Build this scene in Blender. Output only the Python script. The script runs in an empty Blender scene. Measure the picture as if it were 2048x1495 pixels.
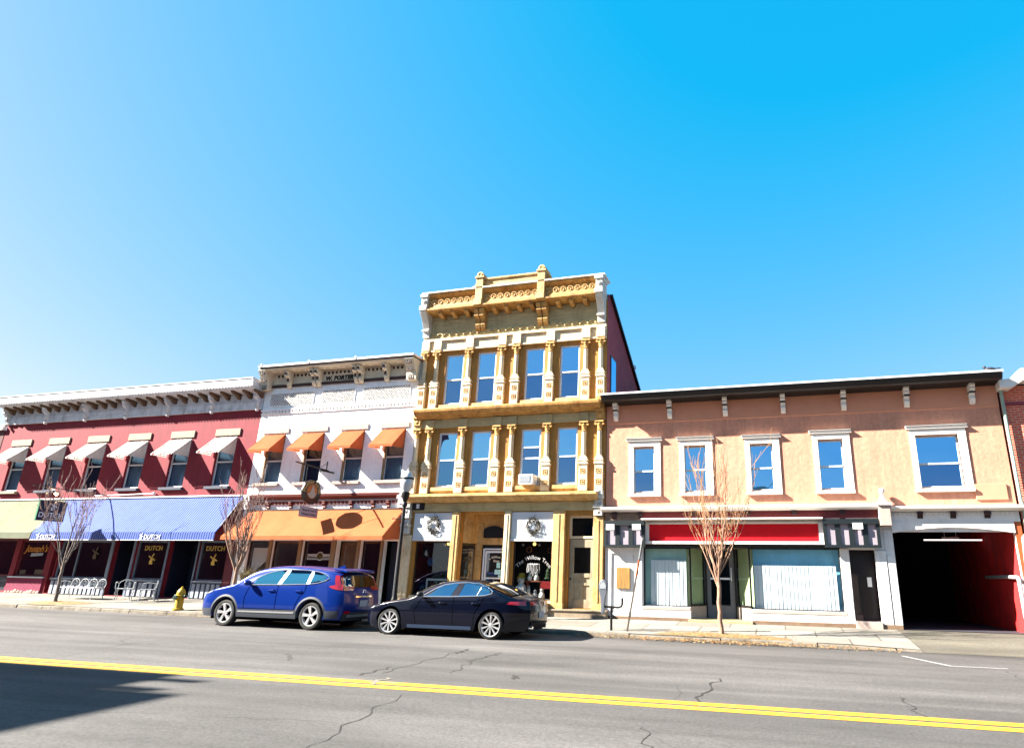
import bpy, math, random
from mathutils import Vector, Matrix
R_ = math.radians
scene = bpy.context.scene
COL = scene.collection

# ------------------------------------------------------------------ camera
cam_data = bpy.data.cameras.new('camera'); cam = bpy.data.objects.new('camera', cam_data); COL.objects.link(cam)
cam_data.sensor_width = 36; cam_data.lens = 22.226; cam_data.shift_x = -0.0830; cam_data.shift_y = 0.0
cam_data.clip_end = 2000; cam_data.clip_start = 0.05
cam.matrix_world = Matrix(((0.9632, 0.0661, 0.2606, 0.0), (0.2683, -0.2983, -0.9160, -21.0),
                           (0.0171, 0.9522, -0.3050, 0.0), (0, 0, 0, 1)))
scene.camera = cam

# ------------------------------------------------------------------ light
SUN = Vector((-2.35, -1.0, 1.72)).normalized()          # towards the sun
sun_el = math.asin(SUN.z); sun_az = math.atan2(SUN.x, SUN.y)
sd = bpy.data.lights.new('sun', 'SUN'); sd.energy = 5.0; sd.angle = R_(0.5); sd.color = (1.0, 0.94, 0.84)
so = bpy.data.objects.new('sun', sd); COL.objects.link(so)
so.rotation_euler = (-SUN).to_track_quat('-Z', 'Y').to_euler()
world = bpy.data.worlds.new('World'); scene.world = world; world.use_nodes = True
wn = world.node_tree; wn.nodes.clear()
sky = wn.nodes.new('ShaderNodeTexSky'); sky.sky_type = 'NISHITA'; sky.sun_disc = False
sky.sun_elevation = sun_el; sky.sun_rotation = sun_az; sky.altitude = 200
sky.air_density = 1.0; sky.dust_density = 1.0; sky.ozone_density = 3.0
# deepen the clear March sky: per-channel linear grade of the Nishita colour
sep = wn.nodes.new('ShaderNodeSeparateColor'); com = wn.nodes.new('ShaderNodeCombineColor')
wn.links.new(sky.outputs[0], sep.inputs[0])
for ch, (mul, add, lo, hi) in enumerate(((0.793, -0.542, 0.023, 2.6), (0.326, 0.876, 0.0, 3.0), (0.279, 1.807, 0.0, 3.3))):
    q = wn.nodes.new('ShaderNodeMath'); q.operation = 'MULTIPLY_ADD'; q.inputs[1].default_value = mul; q.inputs[2].default_value = add
    k = wn.nodes.new('ShaderNodeMath'); k.operation = 'MAXIMUM'; k.inputs[1].default_value = lo
    wn.links.new(sep.outputs[ch], q.inputs[0]); wn.links.new(q.outputs[0], k.inputs[0])
    t = wn.nodes.new('ShaderNodeMath'); t.operation = 'MINIMUM'; t.inputs[1].default_value = hi
    wn.links.new(k.outputs[0], t.inputs[0]); wn.links.new(t.outputs[0], com.inputs[ch])
bg = wn.nodes.new('ShaderNodeBackground'); bg.inputs['Strength'].default_value = 0.058
wo = wn.nodes.new('ShaderNodeOutputWorld')
wn.links.new(com.outputs[0], bg.inputs['Color'])
wn.links.new(bg.outputs[0], wo.inputs['Surface'])
vs = scene.view_settings; vs.view_transform = 'Standard'; vs.look = 'None'; vs.gamma = 1.0
vs.use_curve_mapping = False; vs.exposure = 2.75
scene.render.engine = 'CYCLES'
cy = scene.cycles
cy.use_denoising = True
try: cy.denoiser = 'OPENIMAGEDENOISE'
except Exception: pass
cy.max_bounces = 6; cy.transparent_max_bounces = 12; cy.sample_clamp_indirect = 4.0

# ------------------------------------------------------------------ helpers
def S(r, g, b):
    f = lambda c: (c/255/12.92 if c <= 10 else ((c/255+0.055)/1.055)**2.4)
    return (f(r), f(g), f(b))

MATS = {}
ALB = 0.475                                         # scales every base colour down against the raised exposure
def mk(name, rgb, rough=0.75, var=0.12, nscale=2.5, bump=0.0, bscale=30.0, metallic=0.0, spec=0.4, coat=0.0,
       stain=None, stain_amt=0.5, stain_scale=1.2, emit=0.0, stretch=None, streak=0.0):
    """noise-varied Principled; stain = second colour mixed in by a streaky noise (weathering)"""
    if name in MATS: return MATS[name]
    if not emit and metallic < .5: rgb = tuple(c*ALB for c in rgb); stain = stain and tuple(c*ALB for c in stain)
    m = bpy.data.materials.new(name); m.use_nodes = True
    nt = m.node_tree; N = nt.nodes; L = nt.links
    p = N['Principled BSDF']
    p.inputs['Roughness'].default_value = rough; p.inputs['Metallic'].default_value = metallic
    p.inputs['Specular IOR Level'].default_value = spec
    p.inputs['Coat Weight'].default_value = coat; p.inputs['Coat Roughness'].default_value = 0.05
    tc = N.new('ShaderNodeTexCoord')
    src = tc.outputs['Object']
    if stretch:
        mp = N.new('ShaderNodeMapping'); mp.inputs['Scale'].default_value = stretch
        L.new(src, mp.inputs['Vector']); src = mp.outputs[0]
    if var > 0:
        n = N.new('ShaderNodeTexNoise'); n.inputs['Scale'].default_value = nscale; n.inputs['Detail'].default_value = 6
        n.inputs['Roughness'].default_value = 0.65
        L.new(src, n.inputs['Vector'])
        mr = N.new('ShaderNodeMapRange'); mr.inputs['From Min'].default_value = 0.25; mr.inputs['From Max'].default_value = 0.75
        mr.inputs['To Min'].default_value = 1-var; mr.inputs['To Max'].default_value = 1+var
        L.new(n.outputs['Fac'], mr.inputs['Value'])
        mx = N.new('ShaderNodeVectorMath'); mx.operation = 'MULTIPLY'; mx.inputs[0].default_value = rgb
        L.new(mr.outputs[0], mx.inputs[1])
        colsock = mx.outputs[0]
    else:
        rg = N.new('ShaderNodeRGB'); rg.outputs[0].default_value = (*rgb, 1); colsock = rg.outputs[0]
    if stain:
        n2 = N.new('ShaderNodeTexNoise'); n2.inputs['Scale'].default_value = stain_scale; n2.inputs['Detail'].default_value = 8
        n2.inputs['Roughness'].default_value = 0.7
        mp2 = N.new('ShaderNodeMapping'); mp2.inputs['Scale'].default_value = (1.6, 1.6, 0.7); mp2.inputs['Location'].default_value = (3.1, 7.7, 1.3)
        L.new(tc.outputs['Object'], mp2.inputs['Vector']); L.new(mp2.outputs[0], n2.inputs['Vector'])
        m2 = N.new('ShaderNodeMapRange'); m2.inputs['From Min'].default_value = 0.48; m2.inputs['From Max'].default_value = 0.68
        m2.inputs['To Max'].default_value = stain_amt
        L.new(n2.outputs['Fac'], m2.inputs['Value'])
        mc = N.new('ShaderNodeMix'); mc.data_type = 'RGBA'; mc.inputs['B'].default_value = (*stain, 1)
        L.new(m2.outputs[0], mc.inputs['Factor']); L.new(colsock, mc.inputs['A']); colsock = mc.outputs['Result']
    if streak > 0:          # rain streaks and soot running down the wall, plus coarse blotches
        mp3 = N.new('ShaderNodeMapping'); mp3.inputs['Scale'].default_value = (3.2, 3.2, 0.28); L.new(tc.outputs['Object'], mp3.inputs['Vector'])
        n3 = N.new('ShaderNodeTexNoise'); n3.inputs['Scale'].default_value = 1.6; n3.inputs['Detail'].default_value = 9; n3.inputs['Roughness'].default_value = 0.75; L.new(mp3.outputs[0], n3.inputs['Vector'])
        n4 = N.new('ShaderNodeTexNoise'); n4.inputs['Scale'].default_value = 9.0; n4.inputs['Detail'].default_value = 6; n4.inputs['Roughness'].default_value = 0.8; L.new(tc.outputs['Object'], n4.inputs['Vector'])
        ml = N.new('ShaderNodeMath'); ml.operation = 'MULTIPLY'; L.new(n3.outputs['Fac'], ml.inputs[0]); L.new(n4.outputs['Fac'], ml.inputs[1])
        m5 = N.new('ShaderNodeMapRange'); m5.inputs['From Min'].default_value = 0.14; m5.inputs['From Max'].default_value = 0.36
        m5.inputs['To Min'].default_value = 1-streak; m5.inputs['To Max'].default_value = 1+streak*.45; L.new(ml.outputs[0], m5.inputs['Value'])
        v5 = N.new('ShaderNodeVectorMath'); v5.operation = 'MULTIPLY'; L.new(colsock, v5.inputs[0]); L.new(m5.outputs[0], v5.inputs[1]); colsock = v5.outputs[0]
    L.new(colsock, p.inputs['Base Color'])
    if bump > 0:
        nb = N.new('ShaderNodeTexNoise'); nb.inputs['Scale'].default_value = bscale; nb.inputs['Detail'].default_value = 5
        L.new(src, nb.inputs['Vector'])
        b = N.new('ShaderNodeBump'); b.inputs['Strength'].default_value = bump; b.inputs['Distance'].default_value = 0.02
        L.new(nb.outputs['Fac'], b.inputs['Height']); L.new(b.outputs[0], p.inputs['Normal'])
    if emit > 0:
        p.inputs['Emission Color'].default_value = (*rgb, 1); p.inputs['Emission Strength'].default_value = emit
    MATS[name] = m
    return m

def glass(name, refl=0.3, tint=(0.5, 0.6, 0.65), rough=0.01, gcol=(1, 1, 1), wob=0.0):
    """window glass: part mirror, part see-through, more mirror at grazing angles"""
    if name in MATS: return MATS[name]
    m = bpy.data.materials.new(name); m.use_nodes = True
    nt = m.node_tree; N = nt.nodes; L = nt.links
    N.remove(N['Principled BSDF']); out = N['Material Output']
    t = N.new('ShaderNodeBsdfTransparent'); t.inputs[0].default_value = (*tint, 1)
    g = N.new('ShaderNodeBsdfGlossy'); g.inputs['Roughness'].default_value = rough; g.inputs['Color'].default_value = (*gcol, 1)
    lw0 = N.new('ShaderNodeLayerWeight'); lw0.inputs['Blend'].default_value = 0.5
    lw = N.new('ShaderNodeMath'); lw.operation = 'POWER'; lw.inputs[1].default_value = 5.0; L.new(lw0.outputs['Facing'], lw.inputs[0])
    ad = N.new('ShaderNodeMath'); ad.operation = 'ADD'; ad.use_clamp = True; ad.inputs[1].default_value = refl
    L.new(lw.outputs[0], ad.inputs[0])
    mx = N.new('ShaderNodeMixShader')
    L.new(ad.outputs[0], mx.inputs[0]); L.new(t.outputs[0], mx.inputs[1]); L.new(g.outputs[0], mx.inputs[2])
    L.new(mx.outputs[0], out.inputs['Surface'])
    if wob > 0:
        tc = N.new('ShaderNodeTexCoord'); nb = N.new('ShaderNodeTexNoise'); nb.inputs['Scale'].default_value = 1.1; nb.inputs['Detail'].default_value = 1
        b = N.new('ShaderNodeBump'); b.inputs['Strength'].default_value = wob; b.inputs['Distance'].default_value = 0.05
        L.new(tc.outputs['Object'], nb.inputs['Vector']); L.new(nb.outputs['Fac'], b.inputs['Height']); L.new(b.outputs[0], g.inputs['Normal'])
    MATS[name] = m
    return m

def stripes(name, c1, c2, axis='X', period=0.2, duty=0.5, rough=0.8, var=0.08):
    """woven or painted stripes along one axis"""
    if name in MATS: return MATS[name]
    m = mk(name, c1, rough=rough, var=var, spec=0.05)
    nt = m.node_tree; N = nt.nodes; L = nt.links; p = N['Principled BSDF']
    old = p.inputs['Base Color'].links[0].from_socket
    tc = N.new('ShaderNodeTexCoord'); sx = N.new('ShaderNodeSeparateXYZ'); L.new(tc.outputs['Object'], sx.inputs[0])
    d = N.new('ShaderNodeMath'); d.operation = 'DIVIDE'; d.inputs[1].default_value = period; L.new(sx.outputs[axis], d.inputs[0])
    fr = N.new('ShaderNodeMath'); fr.operation = 'FRACT'; L.new(d.outputs[0], fr.inputs[0])
    lt = N.new('ShaderNodeMath'); lt.operation = 'LESS_THAN'; lt.inputs[1].default_value = duty; L.new(fr.outputs[0], lt.inputs[0])
    mc = N.new('ShaderNodeMix'); mc.data_type = 'RGBA'; mc.inputs['B'].default_value = (*(v*ALB for v in c2), 1)
    L.new(lt.outputs[0], mc.inputs['Factor']); L.new(old, mc.inputs['A']); L.new(mc.outputs['Result'], p.inputs['Base Color'])
    return m

def brick(name, c1, c2, mortar, bw=0.22, bh=0.075, horizontal=False, msize=0.012, bump=0.4, var=0.25, rough=0.85):
    """bricks or slabs: courses in XZ (walls) or XY (pavement)"""
    if name in MATS: return MATS[name]
    c1, c2, mortar = (tuple(v*ALB for v in c) for c in (c1, c2, mortar))
    m = bpy.data.materials.new(name); m.use_nodes = True
    nt = m.node_tree; N = nt.nodes; L = nt.links; p = N['Principled BSDF']; p.inputs['Roughness'].default_value = rough
    p.inputs['Specular IOR Level'].default_value = 0.25
    tc = N.new('ShaderNodeTexCoord'); sx = N.new('ShaderNodeSeparateXYZ'); L.new(tc.outputs['Object'], sx.inputs[0])
    cb = N.new('ShaderNodeCombineXYZ')
    if horizontal:
        L.new(sx.outputs['X'], cb.inputs['X']); L.new(sx.outputs['Y'], cb.inputs['Y'])
    else:
        a = N.new('ShaderNodeMath'); a.operation = 'ADD'; L.new(sx.outputs['X'], a.inputs[0]); L.new(sx.outputs['Y'], a.inputs[1])
        L.new(a.outputs[0], cb.inputs['X']); L.new(sx.outputs['Z'], cb.inputs['Y'])
    bt = N.new('ShaderNodeTexBrick'); L.new(cb.outputs[0], bt.inputs['Vector'])
    bt.inputs['Color1'].default_value = (*c1, 1); bt.inputs['Color2'].default_value = (*c2, 1); bt.inputs['Mortar'].default_value = (*mortar, 1)
    bt.inputs['Scale'].default_value = 1.0; bt.inputs['Brick Width'].default_value = bw; bt.inputs['Row Height'].default_value = bh
    bt.inputs['Mortar Size'].default_value = msize; bt.inputs['Mortar Smooth'].default_value = 0.1
    n = N.new('ShaderNodeTexNoise'); n.inputs['Scale'].default_value = 1.7; n.inputs['Detail'].default_value = 8; n.inputs['Roughness'].default_value = 0.7
    L.new(tc.outputs['Object'], n.inputs['Vector'])
    mr = N.new('ShaderNodeMapRange'); mr.inputs['From Min'].default_value = 0.25; mr.inputs['From Max'].default_value = 0.75
    mr.inputs['To Min'].default_value = 1-var; mr.inputs['To Max'].default_value = 1+var; L.new(n.outputs['Fac'], mr.inputs['Value'])
    mx = N.new('ShaderNodeVectorMath'); mx.operation = 'MULTIPLY'; L.new(bt.outputs['Color'], mx.inputs[0]); L.new(mr.outputs[0], mx.inputs[1])
    L.new(mx.outputs[0], p.inputs['Base Color'])
    b = N.new('ShaderNodeBump'); b.inputs['Strength'].default_value = bump; b.inputs['Distance'].default_value = 0.01; b.invert = True
    L.new(bt.outputs['Fac'], b.inputs['Height']); L.new(b.outputs[0], p.inputs['Normal'])
    MATS[name] = m
    return m

class MB:
    def __init__(s): s.v = []; s.f = []; s.mi = []
    def add(s, vs, fs, mi=0):
        o = len(s.v); s.v += [tuple(v) for v in vs]
        for f in fs: s.f.append(tuple(i+o for i in f)); s.mi.append(mi)
        return s
    def box(s, x0, x1, y0, y1, z0, z1, mi=0):
        return s.add([(x0,y0,z0),(x1,y0,z0),(x1,y1,z0),(x0,y1,z0),(x0,y0,z1),(x1,y0,z1),(x1,y1,z1),(x0,y1,z1)],
              [(0,3,2,1),(4,5,6,7),(0,1,5,4),(1,2,6,5),(2,3,7,6),(3,0,4,7)], mi)
    def bar(s, a, b, w, d=None, mi=0):
        """square bar from a to b"""
        a = Vector(a); b = Vector(b); t = (b-a).normalized(); u = t.cross(Vector((0,0,1)))
        if u.length < 1e-3: u = Vector((1,0,0))
        u.normalize(); n = u.cross(t).normalized(); d = d or w; u = u*w/2; n = n*d/2
        vs = [p+q for p in (a, b) for q in (-u-n, u-n, u+n, -u+n)]
        return s.add(vs, [(0,3,2,1),(4,5,6,7),(0,1,5,4),(1,2,6,5),(2,3,7,6),(3,0,4,7)], mi)
    def prism(s, axis, prof, a, b, mi=0):
        """closed 2D profile extruded along axis from a to b. X: (y,z); Y: (x,z); Z: (x,y)"""
        n = len(prof); vs = []
        for t in (a, b):
            for p, q in prof:
                vs.append({'X': (t, p, q), 'Y': (p, t, q), 'Z': (p, q, t)}[axis])
        fs = [tuple(range(n-1, -1, -1)), tuple(range(n, 2*n))]
        for i in range(n): j = (i+1) % n; fs.append((i, j, n+j, n+i))
        return s.add(vs, fs, mi)
    def tube(s, pts, rad, n=8, mi=0, cap=True):
        pts = [Vector(p) for p in pts]
        if not hasattr(rad, '__len__'): rad = [rad]*len(pts)
        vs = []; fs = []; u = None
        for i, p in enumerate(pts):
            t = (pts[min(i+1, len(pts)-1)]-pts[max(i-1, 0)])
            if t.length < 1e-9: t = Vector((0,0,1))
            t.normalize()
            if u is None:
                u = t.orthogonal().normalized()
            else:
                u = u - t*u.dot(t)
                u = u.normalized() if u.length > 1e-6 else t.orthogonal().normalized()
            w = t.cross(u)
            for k in range(n):
                a = 2*math.pi*k/n
                vs.append(p+(u*math.cos(a)+w*math.sin(a))*rad[i])
        for i in range(len(pts)-1):
            for k in range(n):
                j = (k+1) % n
                fs.append((i*n+k, i*n+j, (i+1)*n+j, (i+1)*n+k))
        if cap:
            fs.append(tuple(range(n-1, -1, -1))); o = (len(pts)-1)*n; fs.append(tuple(range(o, o+n)))
        return s.add(vs, fs, mi)
    def lathe(s, c, prof, n=16, axis='Z', mi=0, a0=0.0, a1=2*math.pi):
        """prof: (radius, offset along axis)"""
        vs = []; fs = []; full = abs(a1-a0-2*math.pi) < 1e-6; m = n if full else n+1
        for r, h in prof:
            for k in range(m):
                a = a0+(a1-a0)*k/n; p = r*math.cos(a); q = r*math.sin(a)
                vs.append({'Z': (c[0]+p, c[1]+q, c[2]+h), 'Y': (c[0]+p, c[1]+h, c[2]+q), 'X': (c[0]+h, c[1]+p, c[2]+q)}[axis])
        for i in range(len(prof)-1):
            for k in range(m if full else m-1):
                j = (k+1) % m
                fs.append((i*m+k, i*m+j, (i+1)*m+j, (i+1)*m+k))
        return s.add(vs, fs, mi)
    def ball(s, c, r, n=10, sq=(1,1,1), mi=0):
        vs = []; fs = []; h = n//2
        for i in range(h+1):
            t = math.pi*i/h
            for k in range(n):
                a = 2*math.pi*k/n
                vs.append((c[0]+r*sq[0]*math.sin(t)*math.cos(a), c[1]+r*sq[1]*math.sin(t)*math.sin(a), c[2]+r*sq[2]*math.cos(t)))
        for i in range(h):
            for k in range(n):
                j = (k+1) % n; fs.append((i*n+k, (i+1)*n+k, (i+1)*n+j, i*n+j))
        return s.add(vs, fs, mi)
    def grid(s, rows, mi=0):
        """rows of equal length of points"""
        n = len(rows[0]); vs = [p for r in rows for p in r]; fs = []
        for i in range(len(rows)-1):
            for k in range(n-1): fs.append((i*n+k, i*n+k+1, (i+1)*n+k+1, (i+1)*n+k))
        return s.add(vs, fs, mi)
    def wall(s, x0, x1, z0, z1, holes, y=0.0, depth=0.22, mi=0, rmi=None):
        """a wall face looking to -Y with openings and their reveals"""
        xs = sorted(set([x0, x1]+[h[0] for h in holes]+[h[1] for h in holes])); zs = sorted(set([z0, z1]+[h[2] for h in holes]+[h[3] for h in holes]))
        for i in range(len(xs)-1):
            run = None
            for j in range(len(zs)-1):
                cx = (xs[i]+xs[i+1])/2; cz = (zs[j]+zs[j+1])/2
                hole = any(h[0] < cx < h[1] and h[2] < cz < h[3] for h in holes)
                if not hole:
                    if run is None: run = zs[j]
                if run is not None and (hole or j == len(zs)-2):
                    top = zs[j] if hole else zs[j+1]
                    s.add([(xs[i],y,run),(xs[i+1],y,run),(xs[i+1],y,top),(xs[i],y,top)], [(0,1,2,3)], mi); run = None
        rm = mi if rmi is None else rmi
        for a, b, c, d in holes:
            y1 = y+depth
            s.add([(a,y,c),(b,y,c),(b,y,d),(a,y,d),(a,y1,c),(b,y1,c),(b,y1,d),(a,y1,d)],
                  [(0,4,5,1),(1,5,6,2),(2,6,7,3),(3,7,4,0)], rm)
        return s
    def build(s, name, mat, parent=None, smooth=False, bevel=0.0, origin=None):
        me = bpy.data.meshes.new(name)
        off = Vector((0,0,0))
        if parent is not None:
            p = parent
            while p is not None: off += Vector(p.location); p = p.parent
        if origin is not None: off += Vector(origin)
        me.from_pydata([(v[0]-off.x, v[1]-off.y, v[2]-off.z) for v in s.v], [], s.f)
        mats = mat if isinstance(mat, (list, tuple)) else [mat]
        for m in mats: me.materials.append(m)
        if len(mats) > 1: me.polygons.foreach_set('material_index', s.mi)
        if smooth:
            me.polygons.foreach_set('use_smooth', [True]*len(me.polygons))
            try: me.set_sharp_from_angle(angle=R_(smooth if smooth is not True else 40))
            except Exception: pass
        me.validate(); me.update()
        o = bpy.data.objects.new(name, me); COL.objects.link(o)
        if parent is not None: o.parent = parent
        if origin is not None: o.location = origin
        if bevel > 0:
            b = o.modifiers.new('bevel', 'BEVEL'); b.width = bevel; b.segments = 2; b.limit_method = 'ANGLE'; b.angle_limit = R_(50)
        return o

def thing(name, label, cat, loc=(0,0,0), group=None):
    o = bpy.data.objects.new(name, None); COL.objects.link(o); o.location = loc; o.empty_display_size = 0.2
    return tag(o, label, cat, group)
def tag(o, label=None, cat=None, group=None, kind=None):
    if label: o['label'] = label
    if cat: o['category'] = cat
    if group: o['group'] = group
    if kind: o['kind'] = kind
    return o
def struct(name, mb, m, **k): return tag(mb.build(name, m, **k), kind='structure')
def copy_tree(o, parent=None):
    c = o.copy(); COL.objects.link(c); c.parent = parent
    for ch in list(o.children): copy_tree(ch, c)
    return c
def text_pts(txt, size, shear=0.0, bold=0.0, spacing=1.0):
    """mesh of a line of lettering in the XY plane, centred in X, baseline 0"""
    cu = bpy.data.curves.new('lettering', 'FONT'); cu.body = txt; cu.size = size; cu.align_x = 'CENTER'
    cu.extrude = 0.004; cu.shear = shear; cu.offset = bold; cu.space_character = spacing; cu.resolution_u = 3
    o = bpy.data.objects.new('lettering', cu); COL.objects.link(o)
    dg = bpy.context.evaluated_depsgraph_get()
    me = bpy.data.meshes.new_from_object(o.evaluated_get(dg))
    vs = [v.co.copy() for v in me.vertices]; fs = [tuple(p.vertices) for p in me.polygons]
    bpy.data.objects.remove(o); bpy.data.curves.remove(cu); bpy.data.meshes.remove(me)
    return vs, fs
def lettering(mb, txt, x, y, z, size, face='-Y', arc=None, mi=0, **k):
    """add lettering to mb on a plane facing -Y (x along +X) or +X (x along +Y); arc=(radius) bends the line upward"""
    vs, fs = text_pts(txt, size, **k)
    out = []
    for v in vs:
        u, w, t = v.x, v.y, v.z
        if arc:
            a = u/arc; r = arc+w; u = r*math.sin(a); w = r*math.cos(a)-arc
        out.append((x+u, y-t, z+w) if face == '-Y' else (x+t, y+u, z+w))
    return mb.add(out, fs, mi)
def lerp(pts, x):
    """piecewise smooth interpolation through (x, y) points"""
    if x <= pts[0][0]: return pts[0][1]
    if x >= pts[-1][0]: return pts[-1][1]
    for i in range(len(pts)-1):
        x0, y0 = pts[i]; x1, y1 = pts[i+1]
        if x0 <= x <= x1:
            t = (x-x0)/(x1-x0)
            def sl(j):
                if j <= 0: return (pts[1][1]-pts[0][1])/(pts[1][0]-pts[0][0])
                if j >= len(pts)-1: return (pts[-1][1]-pts[-2][1])/(pts[-1][0]-pts[-2][0])
                a = (pts[j][1]-pts[j-1][1])/(pts[j][0]-pts[j-1][0]); b = (pts[j+1][1]-pts[j][1])/(pts[j+1][0]-pts[j][0])
                return 0.0 if a*b <= 0 else 2*a*b/(a+b)
            m0 = sl(i)*(x1-x0); m1 = sl(i+1)*(x1-x0)
            return y0*(2*t**3-3*t*t+1)+m0*(t**3-2*t*t+t)+y1*(-2*t**3+3*t*t)+m1*(t**3-t*t)
def lin(pts, x):
    if x <= pts[0][0]: return pts[0][1]
    for (a, b), (c, d) in zip(pts, pts[1:]):
        if x <= c: return b+(d-b)*(x-a)/(c-a)
    return pts[-1][1]
# ------------------------------------------------------------------ ground
CURB = -3.5
def z_road(x, y):
    b = min(0.004, max(-0.005, 0.003-0.001*(y+12)))
    if y < -22: y = -22
    return -1.60+0.0125*(y+12)+b*(max(-45, min(20, x))+8)
def z_wall(x): return lin([(-36, -1.08), (-20, -1.10), (-12, -1.20), (-7, -1.26), (3.3, -1.29), (9, -1.30)], x)
def z_curb(x): return z_road(x, CURB)+lin([(-30, 0.12), (-6, 0.10), (1.5, 0.08), (3.0, 0.03)], x)
def z_walk(x, y):
    t = min(1.0, max(0.0, (y-CURB)/(-0.3-CURB))); return z_curb(x)*(1-t)+z_wall(x)*t

def asphalt(name, base, light):
    m = mk(name, base, rough=0.9, var=0.0, bump=0.0); base = tuple(c*ALB for c in base)
    nt = m.node_tree; N = nt.nodes; L = nt.links; p = N['Principled BSDF']; p.inputs['Specular IOR Level'].default_value = 0.25
    tc = N.new('ShaderNodeTexCoord')
    def noise(sc, det, stretch=(1, 1, 1), rough=0.6):
        mp = N.new('ShaderNodeMapping'); mp.inputs['Scale'].default_value = stretch; L.new(tc.outputs['Object'], mp.inputs['Vector'])
        n = N.new('ShaderNodeTexNoise'); n.inputs['Scale'].default_value = sc; n.inputs['Detail'].default_value = det; n.inputs['Roughness'].default_value = rough
        L.new(mp.outputs[0], n.inputs['Vector']); return n.outputs['Fac']
    def rng(s, a, b, c, d):
        r = N.new('ShaderNodeMapRange'); r.inputs['From Min'].default_value = a; r.inputs['From Max'].default_value = b
        r.inputs['To Min'].default_value = c; r.inputs['To Max'].default_value = d; L.new(s, r.inputs['Value']); return r.outputs[0]
    def mul(a, b):
        q = N.new('ShaderNodeMath'); q.operation = 'MULTIPLY'; L.new(a, q.inputs[0]); L.new(b, q.inputs[1]); return q.outputs[0]
    lanes = rng(noise(1.0, 4, (0.05, 1.1, 1)), 0.32, 0.68, 0.72, 1.24)       # long tyre-worn bands along the street
    patch = rng(noise(0.5, 7, (0.4, 1, 1), 0.7), 0.32, 0.68, 0.70, 1.22)
    grain = rng(noise(26, 4, rough=0.9), 0.3, 0.7, 0.52, 1.46)
    fac = mul(mul(lanes, patch), grain)
    vm = N.new('ShaderNodeVectorMath'); vm.operation = 'MULTIPLY'; vm.inputs[0].default_value = base; L.new(fac, vm.inputs[1])
    # thin branching cracks
    vo = N.new('ShaderNodeTexVoronoi'); vo.feature = 'DISTANCE_TO_EDGE'; vo.inputs['Scale'].default_value = 0.16
    wp = N.new('ShaderNodeTexNoise'); wp.inputs['Scale'].default_value = 1.2; wp.inputs['Detail'].default_value = 6; L.new(tc.outputs['Object'], wp.inputs['Vector'])
    av = N.new('ShaderNodeMix'); av.data_type = 'VECTOR'; av.inputs['Factor'].default_value = 0.35
    L.new(tc.outputs['Object'], av.inputs['A']); L.new(wp.outputs['Color'], av.inputs['B']); L.new(av.outputs['Result'], vo.inputs['Vector'])
    cr = rng(vo.outputs['Distance'], 0.0, 0.0022, 1.0, 0.0)
    on = rng(noise(0.3, 2), 0.52, 0.6, 0.0, 0.75)
    cf = mul(cr, on)
    mc = N.new('ShaderNodeMix'); mc.data_type = 'RGBA'; mc.inputs['B'].default_value = (base[0]*0.25, base[1]*0.24, base[2]*0.24, 1)
    L.new(cf, mc.inputs['Factor']); L.new(vm.outputs[0], mc.inputs['A']); L.new(mc.outputs['Result'], p.inputs['Base Color'])
    bp = N.new('ShaderNodeBump'); bp.inputs['Strength'].default_value = 0.35; bp.inputs['Distance'].default_value = 0.01
    L.new(noise(90, 3), bp.inputs['Height']); L.new(bp.outputs[0], p.inputs['Normal'])
    return m
M_ASPH = asphalt('asphalt', (0.152, 0.142, 0.136), 0.3)
M_DRIVE = asphalt('driveway_asphalt', (0.21, 0.19, 0.15), 0.3)

def frange(a, b, n): return [a+(b-a)*i/n for i in range(n+1)]
g = MB(); g.add([(-600,-600,-2.4),(600,-600,-2.4),(600,600,-2.4),(-600,600,-2.4)], [(0,1,2,3)])
struct('ground', g, mk('earth', (0.12, 0.11, 0.09), rough=0.95, nscale=0.2))
g = MB(); ys = frange(-26, -3.4, 34); xs = frange(-130, 130, 130)
g.grid([[(x, y, z_road(x, y)) for x in xs] for y in ys]); struct('road', g, M_ASPH, smooth=True)
# far footway behind the camera
g = MB(); g.box(-130, 130, -60, -26, -2.3, z_road(0, -26)+0.12); struct('far_pavement', g, mk('far_concrete', (0.3, 0.29, 0.27)))

M_WALK = brick('pavement_slabs', (0.30, 0.27, 0.225), (0.40, 0.37, 0.32), (0.17, 0.15, 0.12), bw=1.55, bh=1.2, horizontal=True, msize=0.02, bump=0.5, var=0.16)
XE = 3.05                                        # where the footway gives way to the drive
g = MB(); xs = frange(-130, XE, 170); ys = frange(CURB+0.16, 1.9, 14)
g.grid([[(x, y, z_walk(x, y)) for x in xs] for y in ys])
struct('pavement', g, M_WALK, smooth=True)
# kerb: separate stones with open joints, worn edges
M_KERB = mk('kerb_stone', (0.26, 0.22, 0.17), rough=0.9, var=0.35, nscale=3, bump=0.5, bscale=14, stain=(0.10, 0.07, 0.04), stain_amt=0.8, stain_scale=1.3)
g = MB(); rnd = random.Random(3); x = -110.0
while x < XE-0.1:
    w = rnd.uniform(1.5, 2.6); x1 = min(x+w-0.03, XE); dz = rnd.uniform(-0.015, 0.012)
    n = 4
    for k in range(n):
        a = x+(x1-x)*k/n; b = x+(x1-x)*(k+1)/n
        za, zb = z_curb(a)+dz, z_curb(b)+dz
        ya = CURB+rnd.uniform(-.012, .012)
        g.add([(a,ya-0.03,z_road(a,CURB)-.05),(b,ya-0.03,z_road(b,CURB)-.05),(b,ya,zb-0.02),(a,ya,za-0.02),(b,ya+0.03,zb+.006),(a,ya+0.03,za+.006),(b,CURB+0.165,zb+.006),(a,CURB+0.165,za+.006)],
              [(0,1,2,3),(3,2,4,5),(5,4,6,7)])
    x += w
struct('kerb', g, M_KERB)
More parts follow.
